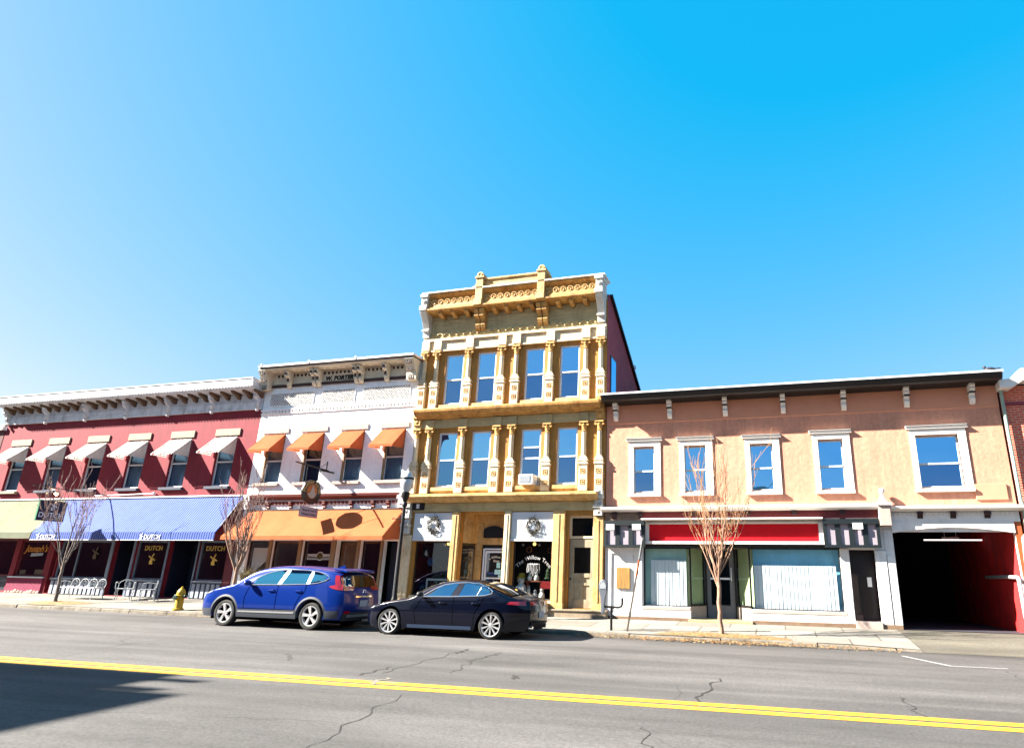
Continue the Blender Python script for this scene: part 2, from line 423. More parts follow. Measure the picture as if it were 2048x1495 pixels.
# driveway into the carriage passage
g = MB(); xs = frange(XE-0.02, 60, 60); ys = frange(-3.62, 0.06, 16)
def z_drive(x, y):
    t = min(1, max(0, (y+3.5)/3.2)); t = t*t*(3-2*t)
    return z_road(x, min(y, -3.4))*(1-t)+(z_wall(x)-0.005)*t+0.006
g.grid([[(x, y, z_drive(x, y)) for x in xs] for y in ys]); struct('driveway', g, M_DRIVE, smooth=True)

# painted markings
M_YEL = mk('yellow_road_paint', (1.15, 0.56, 0.02), rough=0.7, var=0.15, nscale=9, stain=(0.34, 0.26, 0.14), stain_amt=0.6, stain_scale=5)
M_WHP = mk('white_road_paint', (0.62, 0.62, 0.60), rough=0.7, var=0.12, nscale=9, stain=(0.3, 0.3, 0.29), stain_amt=0.7, stain_scale=4)
def strip(pts, w, dz=0.004, n=1):
    """ribbon on the road along points"""
    q = MB(); L_ = []; R2 = []
    for i, (x, y) in enumerate(pts):
        a = Vector(pts[max(i-1, 0)]); b = Vector(pts[min(i+1, len(pts)-1)]); t = (b-a).normalized(); nn = Vector((-t.y, t.x))
        ww = w[i] if hasattr(w, '__len__') else w
        for s_, l in ((1, L_), (-1, R2)):
            px, py = x+nn.x*ww/2*s_, y+nn.y*ww/2*s_
            l.append((px, py, z_road(px, py)+dz))
    q.grid([R2, L_]); return q
for yy, lw_ in ((-11.68, .26), (-11.99, .25)):
    pts = [(x, yy+0.0*x) for x in frange(-100, 100, 200)]
    struct('lane_line', strip(pts, lw_*.86), M_YEL)
struct('parking_mark', strip([(2.45, -4.5), (2.75, -5.2), (3.1, -6.0)], 0.09), M_WHP)
struct('parking_mark', strip([(3.1, -6.0), (3.7, -5.97), (4.1, -5.95)], 0.07), M_WHP)
# tar-filled cracks
rnd = random.Random(8)
def crackline(a, b, w, jit=0.035, n=18):
    pts = []; ws = []
    for i in range(n+1):
        t = i/n; pts.append((a[0]+(b[0]-a[0])*t+(jit*1.5*math.sin(i*.9+a[0]*5)+rnd.gauss(0, jit*.6))*(0 < i < n), a[1]+(b[1]-a[1])*t)); ws.append(w*.48*rnd.uniform(0.35, 1.3)*(0.4 if i in (0, n) else 1))
    return strip(pts, ws, dz=0.003)
q = MB()
for a, b, w in [((-6.67,-7.41),(-6.56,-8.2),.14),((-6.62,-8.1),(-6.5,-10.9),.045),((-6.75,-10.2),(-6.7,-11.2),.10),((-5.76,-7.7),(-5.8,-8.8),.11),((-5.8,-8.8),(-5.41,-10.5),.04),
                ((-5.18,-12.4),(-4.55,-14.9),.03),((-4.55,-14.9),(-4.3,-16.5),.03),((-1.1,-9.4),(-1.25,-12.1),.07),((-4.35,-10.3),(-4.2,-10.7),.08),((1.5,-10.2),(1.6,-11.9),.05),
                ((-1.6,-13.2),(-1.2,-14.8),.03),((-9.6,-9.4),(-8.9,-10.2),.06),((0.9,-13.9),(0.2,-16.2),.03),((-14,-7.5),(-13.7,-10),.03),((3.9,-9.5),(3.2,-12),.04)]:
    c = crackline(a, b, w); q.add(c.v, c.f)
struct('road_crack', q, mk('tar', (0.035, 0.028, 0.026), rough=0.85, var=0.3, nscale=8))
q = MB()
for a, b, w in [((-6.15,-11.25),(-6.0,-11.9),.22),((-6.3,-11.62),(-5.7,-11.66),.16)]:
    c = crackline(a, b, w, 0.05, 8)
    c.v = [(x, y, z+0.003) for x, y, z in c.v]; q.add(c.v, c.f)
struct('road_patch', q, mk('patch_mortar', (0.30, 0.26, 0.21), rough=0.9, var=0.25, nscale=8))
# planting pits
M_SOIL = mk('dry_soil', (0.36, 0.22, 0.09), rough=0.95, var=0.45, nscale=6, bump=0.7, bscale=30)
def pit(x0, x1, y0, y1, seed):
    r = random.Random(seed); q = MB(); n = 22; rows = []
    for k in range(5):
        t = k/4; row = []
        for i in range(n):
            a = 2*math.pi*i/n; rr = t*(1+0.12*math.sin(3*a+seed)+0.08*math.sin(7*a))
            c, s_ = math.cos(a), math.sin(a)
            sx = math.copysign(abs(c)**0.6, c)*(x1-x0)/2*rr; sy = math.copysign(abs(s_)**0.6, s_)*(y1-y0)/2*rr
            x = (x0+x1)/2+sx; y = (y0+y1)/2+sy
            row.append((x, y, z_walk(x, y)+0.004+0.05*(1-t*t)+r.uniform(0, 0.012)*(t < 1)))
        row.append(row[0]); rows.append(row)
    q.grid(rows); struct('soil', q, M_SOIL, smooth=True)
pit(-26.4, -24.2, -3.3, -2.2, 1); pit(-18.6, -16.9, -3.2, -2.2, 2); pit(-3.3, 0.1, -3.33, -2.75, 3)
# fallen leaves and grit along the gutter
r = random.Random(5); q = MB()
def leaf(x, y, z, s_):
    a = r.uniform(0, 6.28); t = r.uniform(-.5, .5); u = Vector((math.cos(a), math.sin(a), r.uniform(-.4, .4)))*s_; w = Vector((-math.sin(a), math.cos(a), t))*s_*.6
    c = Vector((x, y, z)); q.add([c-u, c-w*.6, c+u, c+w*.6], [(0,1,2,3)], r.choice((0, 0, 1, 2)))
for i in range(2600):
    x = r.gauss(-1.9, 1.7) if i % 3 else r.uniform(-5.2, 2.6); x = max(-5.3, min(2.7, x)); y = CURB-0.08-abs(r.gauss(0, .16)); leaf(x, y, z_road(x, y)+r.uniform(.004, .07), r.uniform(.015, .04))
for i in range(900):
    x = r.gauss(-1.6, 0.9); y = r.uniform(CURB+.15, -2.75); leaf(x, y, z_walk(x, y)+r.uniform(.01, .07), r.uniform(.015, .035))
for i in range(700):
    x = r.uniform(-20, -8); y = CURB-0.05-abs(r.gauss(0, .1)); leaf(x, y, z_road(x, y)+r.uniform(.004, .04), r.uniform(.012, .035))
for i in range(500):
    x = r.gauss(-25.3, .7); y = r.uniform(-3.2, -2.3); leaf(x, y, z_walk(x, y)+r.uniform(.01, .05), r.uniform(.012, .03))
o = q.build('fallen_leaves', [mk('leaf_tan', (0.50, 0.28, 0.09), var=.3), mk('leaf_rust', (0.38, 0.13, 0.04), var=.3), mk('leaf_straw', (0.62, 0.45, 0.2), var=.3)])
tag(o, kind='stuff')
# ------------------------------------------------------------------ shared building kit
def fabric(name, c, trans=0.35, var=0.1, stripe=None, nscale=2.0, stain=None):
    m = mk(name, c, rough=0.9, var=var, nscale=nscale, spec=0.15, bump=0.15, bscale=160, stain=stain, stain_amt=.45) if not stripe else stripes(name, c, stripe[0], 'X', stripe[1], stripe[2], var=var)
    nt = m.node_tree; N = nt.nodes; L = nt.links; p = N['Principled BSDF']; out = N['Material Output']
    t = N.new('ShaderNodeBsdfTranslucent'); s = p.inputs['Base Color'].links[0].from_socket; L.new(s, t.inputs['Color'])
    mx = N.new('ShaderNodeMixShader'); mx.inputs[0].default_value = trans
    L.new(p.outputs[0], mx.inputs[1]); L.new(t.outputs[0], mx.inputs[2]); L.new(mx.outputs[0], out.inputs['Surface'])
    return m
G_UP = glass('upper_window_glass', refl=0.17, tint=(0.5, 0.65, 0.75), wob=0.2, gcol=(0.3, 0.62, 1.0))
G_BLUE = glass('sky_reflecting_glass', refl=0.60, tint=(0.3, 0.42, 0.55), wob=0.22, gcol=(0.24, 0.68, 1.0))
G_MID = glass('grey_blue_window_glass', refl=0.36, tint=(0.4, 0.5, 0.6), wob=0.25, gcol=(0.22, 0.56, 0.95))
G_SHOP = glass('shop_window_glass', refl=0.05, tint=(0.62, 0.68, 0.70), wob=0.03)
G_SHADE = glass('shaded_shop_glass', refl=0.13, tint=(0.78, 0.82, 0.86), wob=0.03)
M_DARK = mk('dark_interior', (0.022, 0.020, 0.020), rough=0.9, var=0.3, nscale=1.5)  # near-black colour stands in for the darkness of unlit rooms
M_ROOM = mk('dim_room_plaster', (0.10, 0.085, 0.07), rough=0.95, var=0.2)
M_CURT = mk('grey_curtain', (0.62, 0.62, 0.66), rough=0.95, var=0.2, nscale=4, stretch=(6, 1, 0.6))
M_CURTD = mk('dark_blue_curtain', (0.035, 0.045, 0.07), rough=0.95, var=0.3, nscale=3)
M_BLIND = mk('white_roller_blind', (0.55, 0.58, 0.60), rough=0.9, var=0.08)
M_WHITEFR = mk('white_window_paint', (1.0, 1.03, 1.06), rough=0.5, var=0.06)
M_ROOF = mk('tar_roof', (0.05, 0.05, 0.05), rough=0.9)
M_IRON = mk('black_iron', (0.005, 0.005, 0.006), rough=0.5, var=0.2, spec=0.3)

def sash(parent, x0, x1, z0, z1, rail, fr, gl, y=0.10, fw=0.055, curtain=None, cz=None, gl2=None, ac=False):
    """sliding sash window: frame with a meeting rail; pane and curtain are its sub-parts"""
    m = MB(); t = 0.06
    m.box(x0, x0+fw, y, y+t, z0, z1); m.box(x1-fw, x1, y, y+t, z0, z1)
    m.box(x0+fw, x1-fw, y, y+t, z1-fw, z1); m.box(x0+fw, x1-fw, y-0.012, y+t, z0, z0+fw*1.2)
    if rail is not None: m.box(x0+fw, x1-fw, y-0.014, y+t-.006, rail-0.028, rail+0.028)
    w = m.build('window', fr, parent, bevel=0.006)
    p = MB(); a, b = x0+fw*.8, x1-fw*.8
    if rail is not None:
        p.add([(a,y+.020,rail),(b,y+.020,rail),(b,y+.020,z1-fw*.8),(a,y+.020,z1-fw*.8)], [(0,1,2,3)])
        p.add([(a,y+.042,z0+fw),(b,y+.042,z0+fw),(b,y+.042,rail),(a,y+.042,rail)], [(0,1,2,3)], 1)
    else: p.add([(a,y+.03,z0+fw),(b,y+.03,z0+fw),(b,y+.03,z1-fw*.8),(a,y+.03,z1-fw*.8)], [(0,1,2,3)])
    p.build('pane', [gl, gl2 or gl], w)
    if curtain:
        q = MB(); c0, c1 = cz or (z0, z1); n = 26; rows = []
        for z in (c0, c1): rows.append([(x0+(x1-x0)*i/n, y+.13+0.018*math.sin(i*2.1), z) for i in range(n+1)])
        q.grid(rows); q.build('curtain', curtain, w, smooth=True)
    return w

def awning(name, label, group, x0, x1, zt, zf, d, mat, val=0.10, scallop=0, sides=True, cols=1, frame=None, sag=0.02, y0=-0.03, mats=None, pattern=None, seams=0):
    """canopy fabric from the wall down to a front rail, end panels and a valance"""
    t = thing(name, label, 'awning', ((x0+x1)/2, y0, zt), group)
    n = max(cols, 12 if not seams else seams*6); k = 6; rows = []
    rnd = random.Random(int(x0*100))
    ph = rnd.uniform(0, 6)
    for j in range(k+1):
        v = j/k; row = []
        for i in range(n+1):
            u = i/n; x = x0+(x1-x0)*u
            s = -sag*math.sin(math.pi*v)
            if seams: s -= 0.012*math.sin(math.pi*v)*abs(math.sin(math.pi*u*seams))
            s += 0.006*math.sin(9*u+ph)*v
            row.append((x, y0+(-d-y0)*v, zt+(zf-zt)*v+s))
        rows.append(row)
    m = MB(); m.grid(rows)
    if pattern: m.mi = [pattern[(i % n)*len(pattern)//n] for i in range(len(m.f))]
    # valance
    front = rows[-1]; m0 = len(m.f)
    fine = []
    per = scallop or n
    for i in range(per*2+1):
        u = i/(per*2); a = front[0]; b = front[-1]
        fine.append((a[0]+(b[0]-a[0])*u, -d-0.006, lin([(p[0], p[2]) for p in front], a[0]+(b[0]-a[0])*u)))
    low = [(p[0], p[1]-0.012+0.006*math.sin(3.1*i), p[2]-val*(1.0 if (not scallop or i % 2) else 0.66)) for i, p in enumerate(fine)]
    m.grid([fine, low])
    if pattern: m.mi[m0:] = [pattern[i*len(pattern)//(per*2)] for i in range(per*2)]
    o = m.build('canopy', mats or mat, t, smooth=30)
    if sides:
        for x in (x0, x1):
            q = MB(); q.add([(x,y0,zt),(x,-d,zf),(x,y0,zf)], [(0,1,2)])
            if scallop:
                ns = 8; top = [(x, y0+(-d-y0)*i/(2*ns), zf) for i in range(2*ns+1)]
                q.grid([top, [(a, b, c-val*(.8 if i % 2 else .5)) for i, (a, b, c) in enumerate(top)]])
            else: q.add([(x,y0,zf),(x,-d,zf),(x,-d,zf-val),(x,y0,zf-val*.35)], [(0,1,2,3)])
            q.build('end_panel', mats[0] if mats else mat, t)
    if frame:
        q = MB(); q.tube([(x0+.01, y0, zf-.01), (x0+.01, -d+.02, zf-.01), (x1-.01, -d+.02, zf-.01), (x1-.01, y0, zf-.01)], 0.012, 6)
        for x in (x0+.02, x1-.02): q.bar((x, y0, zt-.03), (x, -d+.02, zf-.015), 0.02)
        q.build('frame', frame, t)
    return t
def shell(parent, x0, x1, z0, z1, roof_z, mat, depth=12.0, floor_z=None, room=None):
    """side and back walls, roof and floor slab behind a facade"""
    m = MB(); y1 = depth
    m.add([(x0,0.02,z0),(x0,y1,z0),(x0,y1,z1),(x0,0.02,z1)], [(0,1,2,3)]); m.add([(x1,0.02,z0),(x1,0.02,z1),(x1,y1,z1),(x1,y1,z0)], [(0,1,2,3)])
    m.add([(x0,y1,z0),(x1,y1,z0),(x1,y1,z1),(x0,y1,z1)], [(0,1,2,3)]); m.build('outer_wall', mat, parent)
    m = MB(); m.box(x0+.01, x1-.01, 0.03, y1-.01, roof_z-0.15, roof_z); m.build('roof', M_ROOF, parent)
    if floor_z is not None:
        m = MB(); m.box(x0+.02, x1-.02, 0.25, y1-.02, floor_z, floor_z+0.2)
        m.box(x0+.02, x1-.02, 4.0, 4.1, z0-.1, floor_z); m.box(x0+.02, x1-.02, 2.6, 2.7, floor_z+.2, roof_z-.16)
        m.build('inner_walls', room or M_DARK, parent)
def bracket_prof(d, h, w=None):
    """side outline of a scrolled console (y, z) hanging from (0, 0)"""
    return [(0, 0), (-d, 0), (-d, -h*.14), (-d*.88, -h*.2), (-d*.9, -h*.34), (-d*.6, -h*.45), (-d*.42, -h*.62), (-d*.5, -h*.74), (-d*.36, -h*.9), (-d*.14, -h), (0, -h)]
def console(m, x, w, z, d, h, y=0.0, mi=0):
    return m.prism('X', [(y+a, z+b) for a, b in bracket_prof(d, h)], x-w/2, x+w/2, mi)

# ------------------------------------------------------------------ red brick block with the coffee shop
M_RED = mk('red_painted_brick', (0.40, 0.018, 0.042), rough=0.8, var=0.18, nscale=1.6, bump=0.35, bscale=28, stain=(0.28, 0.010, 0.024), stain_amt=.7, stain_scale=.9, streak=.3)
M_STONE = mk('tan_lintel_stone', (0.60, 0.50, 0.36), rough=0.85, var=0.15, nscale=5)
M_OLDWH = mk('weathered_white_paint', (1.2, 1.22, 1.24), rough=0.7, var=0.16, nscale=3, stain=(0.28, 0.27, 0.25), stain_amt=.55, stain_scale=2.2, stretch=(0.5, 1, 4))
M_BROWN = mk('brown_bare_timber', (0.20, 0.12, 0.07), rough=0.85, var=0.4, nscale=6)
M_SILL = mk('shade_tinted_sill', (0.10, 0.11, 0.16), rough=0.8)  # awning shade painted into the sill colour as blue-grey
M_SHOPBL = mk('slate_blue_paint', (0.22, 0.27, 0.38), rough=0.6, var=0.12)
M_SHOPDK = mk('navy_shop_paint', (0.02, 0.025, 0.06), rough=0.5, var=0.2)
M_FLASH = mk('bright_roof_flashing', (1.3, 1.3, 1.3), rough=0.5, var=0.05)
rb = thing('red_building', 'two storey red painted brick block with white bracketed cornice and six striped window awnings', 'building', (-28, 0, -1.1))
RX0, RX1 = -35.4, -20.56
wx = [(-34.52+2.395*i, -33.54+2.395*i) for i in range(6)]
m = MB()
shop = [(-35.3, -32.55, -1.0, 1.15), (-32.25, -30.55, -0.40, 1.1), (-30.2, -29.95, -1.05, 1.15), (-29.9, -27.02, -0.45, 1.12), (-26.84, -25.80, -1.06, 1.15), (-25.66, -24.02, -0.43, 1.10), (-23.92, -22.46, -1.06, 1.15), (-22.40, -20.98, -0.41, 1.12)]
m.wall(RX0, RX1, -1.35, 6.6, [(a, b, 3.27, 5.38) for a, b in wx]+shop, depth=0.2)
m.build('wall', M_RED, rb)
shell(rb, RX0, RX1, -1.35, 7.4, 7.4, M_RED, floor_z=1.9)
for i, (a, b) in enumerate(wx):
    w = sash(rb, a, b, 3.27, 5.38, 4.29, M_WHITEFR, G_UP, curtain=M_CURT if i != 2 else M_CURTD, cz=(3.3, 5.3 if i % 2 else 4.9))
    q = MB(); q.box(a-.17, b+.13, -0.05, 0.0, 5.38, 5.67); q.build('lintel', M_STONE, w, bevel=0.008)
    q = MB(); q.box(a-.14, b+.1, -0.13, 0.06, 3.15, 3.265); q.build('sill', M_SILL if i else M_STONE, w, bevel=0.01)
# cornice
c = MB()
c.box(RX0, RX1, -0.08, 0.0, 6.44, 6.78); c.box(RX0, RX1, -0.10, -.002, 6.785, 6.80); c.box(RX0, RX1, -0.07, 0.0, 6.81, 7.14)
cn = c.build('cornice', M_OLDWH, rb)
c = MB(); c.prism('X', [(0, 7.145), (-0.62, 7.20), (-0.66, 7.26), (-0.70, 7.30), (-0.74, 7.52), (-0.74, 7.60), (0.3, 7.66), (0.3, 7.145)], RX0-.05, RX1-.02); c.build('crown_moulding', M_OLDWH, cn)
c = MB(); c.box(RX0-.05, RX1-.02, -0.77, 0.3, 7.605, 7.64); c.build('flashing', M_FLASH, cn)
for i in range(26):
    c = MB(); x = RX0+0.35+i*0.578; c.prism('X', [(-.07, 7.14), (-.56, 7.19), (-.50, 7.10), (-.3, 7.05), (-.2, 6.95), (-.07, 6.90)], x-.07, x+.07); c.build('modillion', M_BROWN, cn)
c = MB()
for i in range(90):
    x = RX0+0.1+i*0.164; c.ball((x, -.70, 7.275), .028, 6)
c.build('bead_moulding', M_FLASH, cn)
for x in (-35.3, -32.74, -30.28, -27.87, -25.46, -23.07, -20.70):
    c = MB(); console(c, x, 0.13, 7.14, 0.36, 0.62, y=-.07); c.prism('Y', [(x-.05, 6.46), (x+.05, 6.46), (x, 6.34)], -.2, -.07); c.build('cornice_bracket', M_OLDWH, rb)
# shop fronts
def front(parent, x0, x1, z0, z1, fr, gl, bars=(), y=0.08, fw=0.07, name='shop_window'):
    q = MB(); q.box(x0, x0+fw, y, y+.07, z0, z1); q.box(x1-fw, x1, y, y+.07, z0, z1); q.box(x0+fw, x1-fw, y, y+.07, z1-fw, z1); q.box(x0+fw, x1-fw, y-.02, y+.07, z0, z0+fw)
    for b in bars: q.box(b-fw*.4, b+fw*.4, y+.002, y+.068, z0+fw, z1-fw)
    w = q.build(name, fr, parent, bevel=.005)
    p = MB(); p.add([(x0+.02,y+.035,z0+.02),(x1-.02,y+.035,z0+.02),(x1-.02,y+.035,z1-.02),(x0+.02,y+.035,z1-.02)], [(0,1,2,3)]); p.build('pane', gl, w)
    return w
M_REDFR = mk('dark_red_timber', (0.22, 0.03, 0.045), rough=0.7, var=0.2)
M_GOLD = mk('gold_leaf_lettering', (0.75, 0.50, 0.12), rough=0.35, metallic=0.5, var=0.1)
M_WHL = mk('white_lettering', (1.3, 1.3, 1.32), rough=0.6, var=0.04)
def windmill(m, x, y, z, h, face='-Y', mi=0):
    pts = lambda u, w, t: (x+u, y-t, z+w) if face == '-Y' else (x+t, y+u, z+w)
    def poly(c, t=.006):
        n = len(c); vs = [pts(u, w, 0) for u, w in c]+[pts(u, w, t) for u, w in c]
        m.add(vs, [tuple(range(n, 2*n))]+[(i, (i+1) % n, n+(i+1) % n, n+i) for i in range(n)], mi)
    poly([(-.2*h, 0), (.2*h, 0), (.13*h, .45*h), (.16*h, .52*h), (0, .66*h), (-.16*h, .52*h), (-.13*h, .45*h)])
    for k in range(4):
        a = math.pi/4+math.pi/2*k+.25; cx, cz = 0, .56*h
        d = (math.cos(a), math.sin(a)); p = (-d[1], d[0])
        poly([(cx+d[0]*.08*h-p[0]*.02*h, cz+d[1]*.08*h-p[1]*.02*h), (cx+d[0]*.44*h-p[0]*.02*h, cz+d[1]*.44*h-p[1]*.02*h), (cx+d[0]*.44*h+p[0]*.10*h, cz+d[1]*.44*h+p[1]*.10*h), (cx+d[0]*.14*h+p[0]*.10*h, cz+d[1]*.14*h+p[1]*.10*h)], .010)
w = front(rb, -32.25, -30.55, -0.40, 1.1, M_REDFR, G_SHADE)
M_ORL = mk('orange_script_lettering', (0.95, 0.33, 0.03), rough=0.6, var=0.05)
q = MB(); lettering(q, "Joseph's", -31.35, 0.06, 0.62, 0.40, shear=0.35, bold=.008); q.build('window_lettering', M_ORL, w)
q = MB(); q.prism('Y', [(-31.72, 0.42), (-31.0, 0.46), (-30.98, 0.58), (-31.68, 0.56)], .125, .135); q.build('paper_banner', M_WHL, w)
for xa, xb, zb in ((-32.1, -31.75, -.14), (-31.2, -30.65, -.12)):
    q = MB(); q.box(xa, xb, .125, .133, -.32, zb); q.build('price_card', mk('tan_card', (.5, .33, .18), var=.3, nscale=20), w)
front(rb, -35.3, -32.55, -0.42, 1.15, M_REDFR, G_SHADE, bars=(-34.2,))
q = MB(); q.box(-35.3, -32.55, 0.04, 0.12, -1.3, -0.43); q.build('stall_riser', M_SHOPDK, rb)
q = MB(); q.box(-32.42, -30.36, -0.06, 0.0, -1.3, -0.47); q.build('stall_riser', mk('crimson_roughcast', (0.36, 0.03, 0.10), rough=.9, var=.3, nscale=14, bump=.5, bscale=50), rb)
q = MB()
rr = random.Random(4)
for i in range(11): q.ball((-32.33+i*.187, -.06, -1.05+rr.uniform(-.04, .02)), rr.uniform(.09, .15), 8, (1, .35, .8))
q.build('peeled_plaster', mk('pink_bare_render', (.55, .34, .28), var=.3, nscale=8), rb)
q = MB(); q.box(-32.42, -30.36, -0.10, 0.05, -0.465, -0.405); q.build('window_ledge', M_WHITEFR, rb, bevel=.008)
M_SHAFR = mk('blue_grey_shop_frame', (0.30, 0.36, 0.46), rough=0.5, var=.1)
for xa, xb, lab, bars in ((-29.9, -27.02, None, (-28.9,)), (-25.66, -24.02, 1, ()), (-22.40, -20.98, 1, ())):
    w = front(rb, xa, xb, -0.44, 1.11, M_SHAFR, G_SHADE, bars)
    if lab:
        cxm = (xa+xb)/2
        q = MB(); lettering(q, "DUTCH", cxm+.05, 0.05, 0.72, 0.26, bold=.004, spacing=1.05); windmill(q, cxm+.05, 0.06, 0.17, 0.44); q.build('window_lettering', M_GOLD, w)
    else:
        q = MB(); windmill(q, -27.9, .06, .35, .5); q.build('window_lettering', mk('dull_brown_lettering', (.2, .12, .08)), w)
    # striped boarding below the glass
    q = MB(); q.box(xa, xb, -0.02, 0.04, -1.4, -0.47); q.build('stall_riser', M_SHOPDK, rb)
    n = int((xb-xa)/0.235); st = MB()
    for i in range(n):
        x = xa+(i+.5)*(xb-xa)/n; st.box(x-.075, x+.075, -0.045, -0.02, -1.06, -0.54)
    st.build('white_boards', mk('pale_blue_boards', (.55, .60, .72), rough=.6), rb)
    q = MB(); q.box(xa-.05, xb+.05, -.06, .06, -.50, -.435); q.build('window_ledge', M_SHAFR, rb, bevel=.006)
for x, wd in ((-26.93, .16), (-25.73, .12), (-23.97, .09), (-22.43, .06)):
    q = MB(); q.box(x-wd/2, x+wd/2, -.03, .05, -1.25, 1.14); q.build('pilaster', M_SHAFR, rb, bevel=.008)
q = MB(); q.box(-20.95, -20.58, -.04, .0, -1.3, 2.8); q.build('pilaster', M_REDFR, rb)
for xa, xb in ((-26.84, -25.80), (-23.92, -22.46)):       # recessed doors
    q = MB(); q.box(xa+.08, xb-.08, 1.05, 1.1, -1.1, 1.0); d = q.build('door', M_SHOPDK, rb)
    q = MB(); q.add([(xa+.2,1.04,-.5),(xb-.2,1.04,-.5),(xb-.2,1.04,.85),(xa+.2,1.04,.85)], [(0,1,2,3)]); q.build('pane', G_SHADE, d)
    for e in (xa+.005, xb-.005):
        q = MB(); q.box(e-.025, e+.025, .2, 1.1, -1.2, 1.15); q.build('door_reveal', M_SHOPDK, rb)
q = MB(); q.tube([(-28.6, -.06, 2.98), (-27.6, -.06, 2.985), (-25.3, -.06, 3.02)], .022, 8); q.ball((-25.3, -.07, 3.02), .06, 8); q.build('conduit', M_WHITEFR, rb)

# window awnings: white canvas with thin red and grey stripes
FA = [fabric('cream_canvas', (1.05, 1.03, .96), .3, stain=(.5, .47, .4)), fabric('red_stripe_canvas', (0.55, 0.16, 0.17), .3), fabric('grey_stripe_canvas', (0.42, 0.40, 0.38), .3)]
ordn = ['leftmost', 'second from the left', 'third from the left', 'third from the right', 'second from the right', 'rightmost']
for i, (a, b) in enumerate(wx):
    awning('window_awning', f'cream striped scalloped awning, {ordn[i]} of six on the red building', 'striped awnings over the red building windows',
           a-.17, b+.02, 5.32, 4.60, 0.77, None, val=.09, scallop=9, cols=24, mats=FA, pattern=[0,1,1,0,0,2,0,0,0,0,1,0,0,2,2,0,0,0,0,1,0,2,0,0], frame=M_IRON)
awning('shop_awning', 'long blue ribbed awning with white shop lettering below the red wall', 'awning', -30.15, -20.62, 2.86, 1.37, 1.10,
       fabric('blue_ribbed_canvas', (0.20, 0.28, 0.66), .03, stripe=((0.03, 0.06, 0.32), 0.115, 0.40)), val=.30, sides=False, seams=6, frame=M_IRON, sag=.05)
aw = COL.objects[-1] if False else None
bl = [o for o in COL.objects if o.name.startswith('shop_awning')][0]
for x in (-29.3, -23.75):
    q = MB(); windmill(q, x-.42, -1.125, 1.10, .24); lettering(q, "DUTCH", x+.13, -1.13, 1.11, 0.235, bold=.003); q.build('valance_lettering', M_WHL, bl)
q = MB(); q.box(-30.15, -20.62, -1.135, -1.105, 1.055, 1.075); q.build('white_trim', M_WHL, bl)
q = MB(); q.box(-36, -20.62, -.10, 0.0, 2.84, 2.90); q.build('awning_head_board', M_WHITEFR, rb)
awning('shop_awning', 'pale green faded awning at the far left end of the red building', 'awning', -36.2, -30.2, 2.87, 1.37, 1.10,
       fabric('pale_green_canvas', (0.28, 0.30, 0.21), .08, stain=(.24, .23, .12)), val=.25, sides=False, seams=4, frame=M_IRON, sag=.06)
# hanging blade sign
M_SIGNB = mk('midnight_blue_sign', (0.004, 0.004, 0.022), rough=.45, var=.1)
ds = thing('hanging_sign', 'dark blue square hanging sign with white windmill and DUTCH lettering above the blue awning', 'sign', (-27.9, -2.1, 2.1))
q = MB(); q.box(-27.93, -27.87, -2.62, -1.58, 1.73, 2.52); q.build('board', M_SIGNB, ds, bevel=.008)
q = MB(); lettering(q, "DUTCH", -27.868, -2.1, 1.86, 0.27, face='+X', bold=.003); windmill(q, -27.868, -2.1, 2.14, .36, face='+X')
lettering(q, "COFFEE  TEA  BAKERY", -27.868, -2.1, 1.785, 0.06, face='+X'); q.build('lettering', M_WHL, ds)
q = MB(); q.box(-27.935, -27.865, -2.63, -2.61, 1.72, 2.53); q.build('edge_trim', mk('green_edge', (.05, .35, .15)), ds)
q = MB(); q.tube([(-27.9, -3.0, 3.02), (-27.9, -.02, 2.98)], .022, 8)
for y in (-2.45, -1.75): q.tube([(-27.9, y, 3.0), (-27.9, y, 2.5)], .008, 5)
q.build('bracket_arm', M_IRON, ds)
fl = thing('flood_light', 'small lit flood lamp glowing above the dark blue hanging sign', 'lamp', (-27.9, -2.1, 2.8))
q = MB(); q.lathe((-27.9, -2.1, 2.82), [(.02, .08), (.05, .07), (.08, 0.0)], 12); q.tube([(-27.9, -2.1, 2.9), (-27.9, -2.05, 3.0)], .012, 6); q.build('hood', M_IRON, fl)
q = MB(); q.ball((-27.9, -2.1, 2.80), .065, 10); q.build('bulb', mk('lit_bulb', (1.0, .55, .2), emit=14.0, var=0), fl)
ld = bpy.data.lights.new('flood_light_glow', 'POINT'); ld.energy = 12; ld.color = (1, .5, .2); ld.shadow_soft_size = .06
lo = bpy.data.objects.new('flood_light_glow', ld); COL.objects.link(lo); lo.parent = fl; lo.location = (0, -.16, .0)

# neighbour at the far left edge
nb = thing('brick_house', 'low brick building at the extreme left edge beyond the red building', 'building', (-42, 0, -1.1))
m = MB(); m.wall(-50, -35.46, -1.4, 6.25, [(-38.2, -37.2, 3.3, 5.2), (-41.2, -40.2, 3.3, 5.2), (-39.5, -36.0, -.5, 1.2)], depth=.2); m.build('wall', brick('plum_brick', (.26, .05, .06), (.2, .04, .06), (.3, .2, .18)), nb)
shell(nb, -50, -35.46, -1.4, 6.2, 6.2, M_RED, floor_z=1.9)
for a in (-38.2, -41.2): sash(nb, a, a+1, 3.3, 5.2, 4.25, M_WHITEFR, G_UP, curtain=M_CURTD)
front(nb, -39.5, -36.0, -.5, 1.2, M_REDFR, G_SHADE)
q = MB(); q.box(-50, -35.46, -.15, .02, 6.2, 6.4); q.build('coping', M_OLDWH, nb)
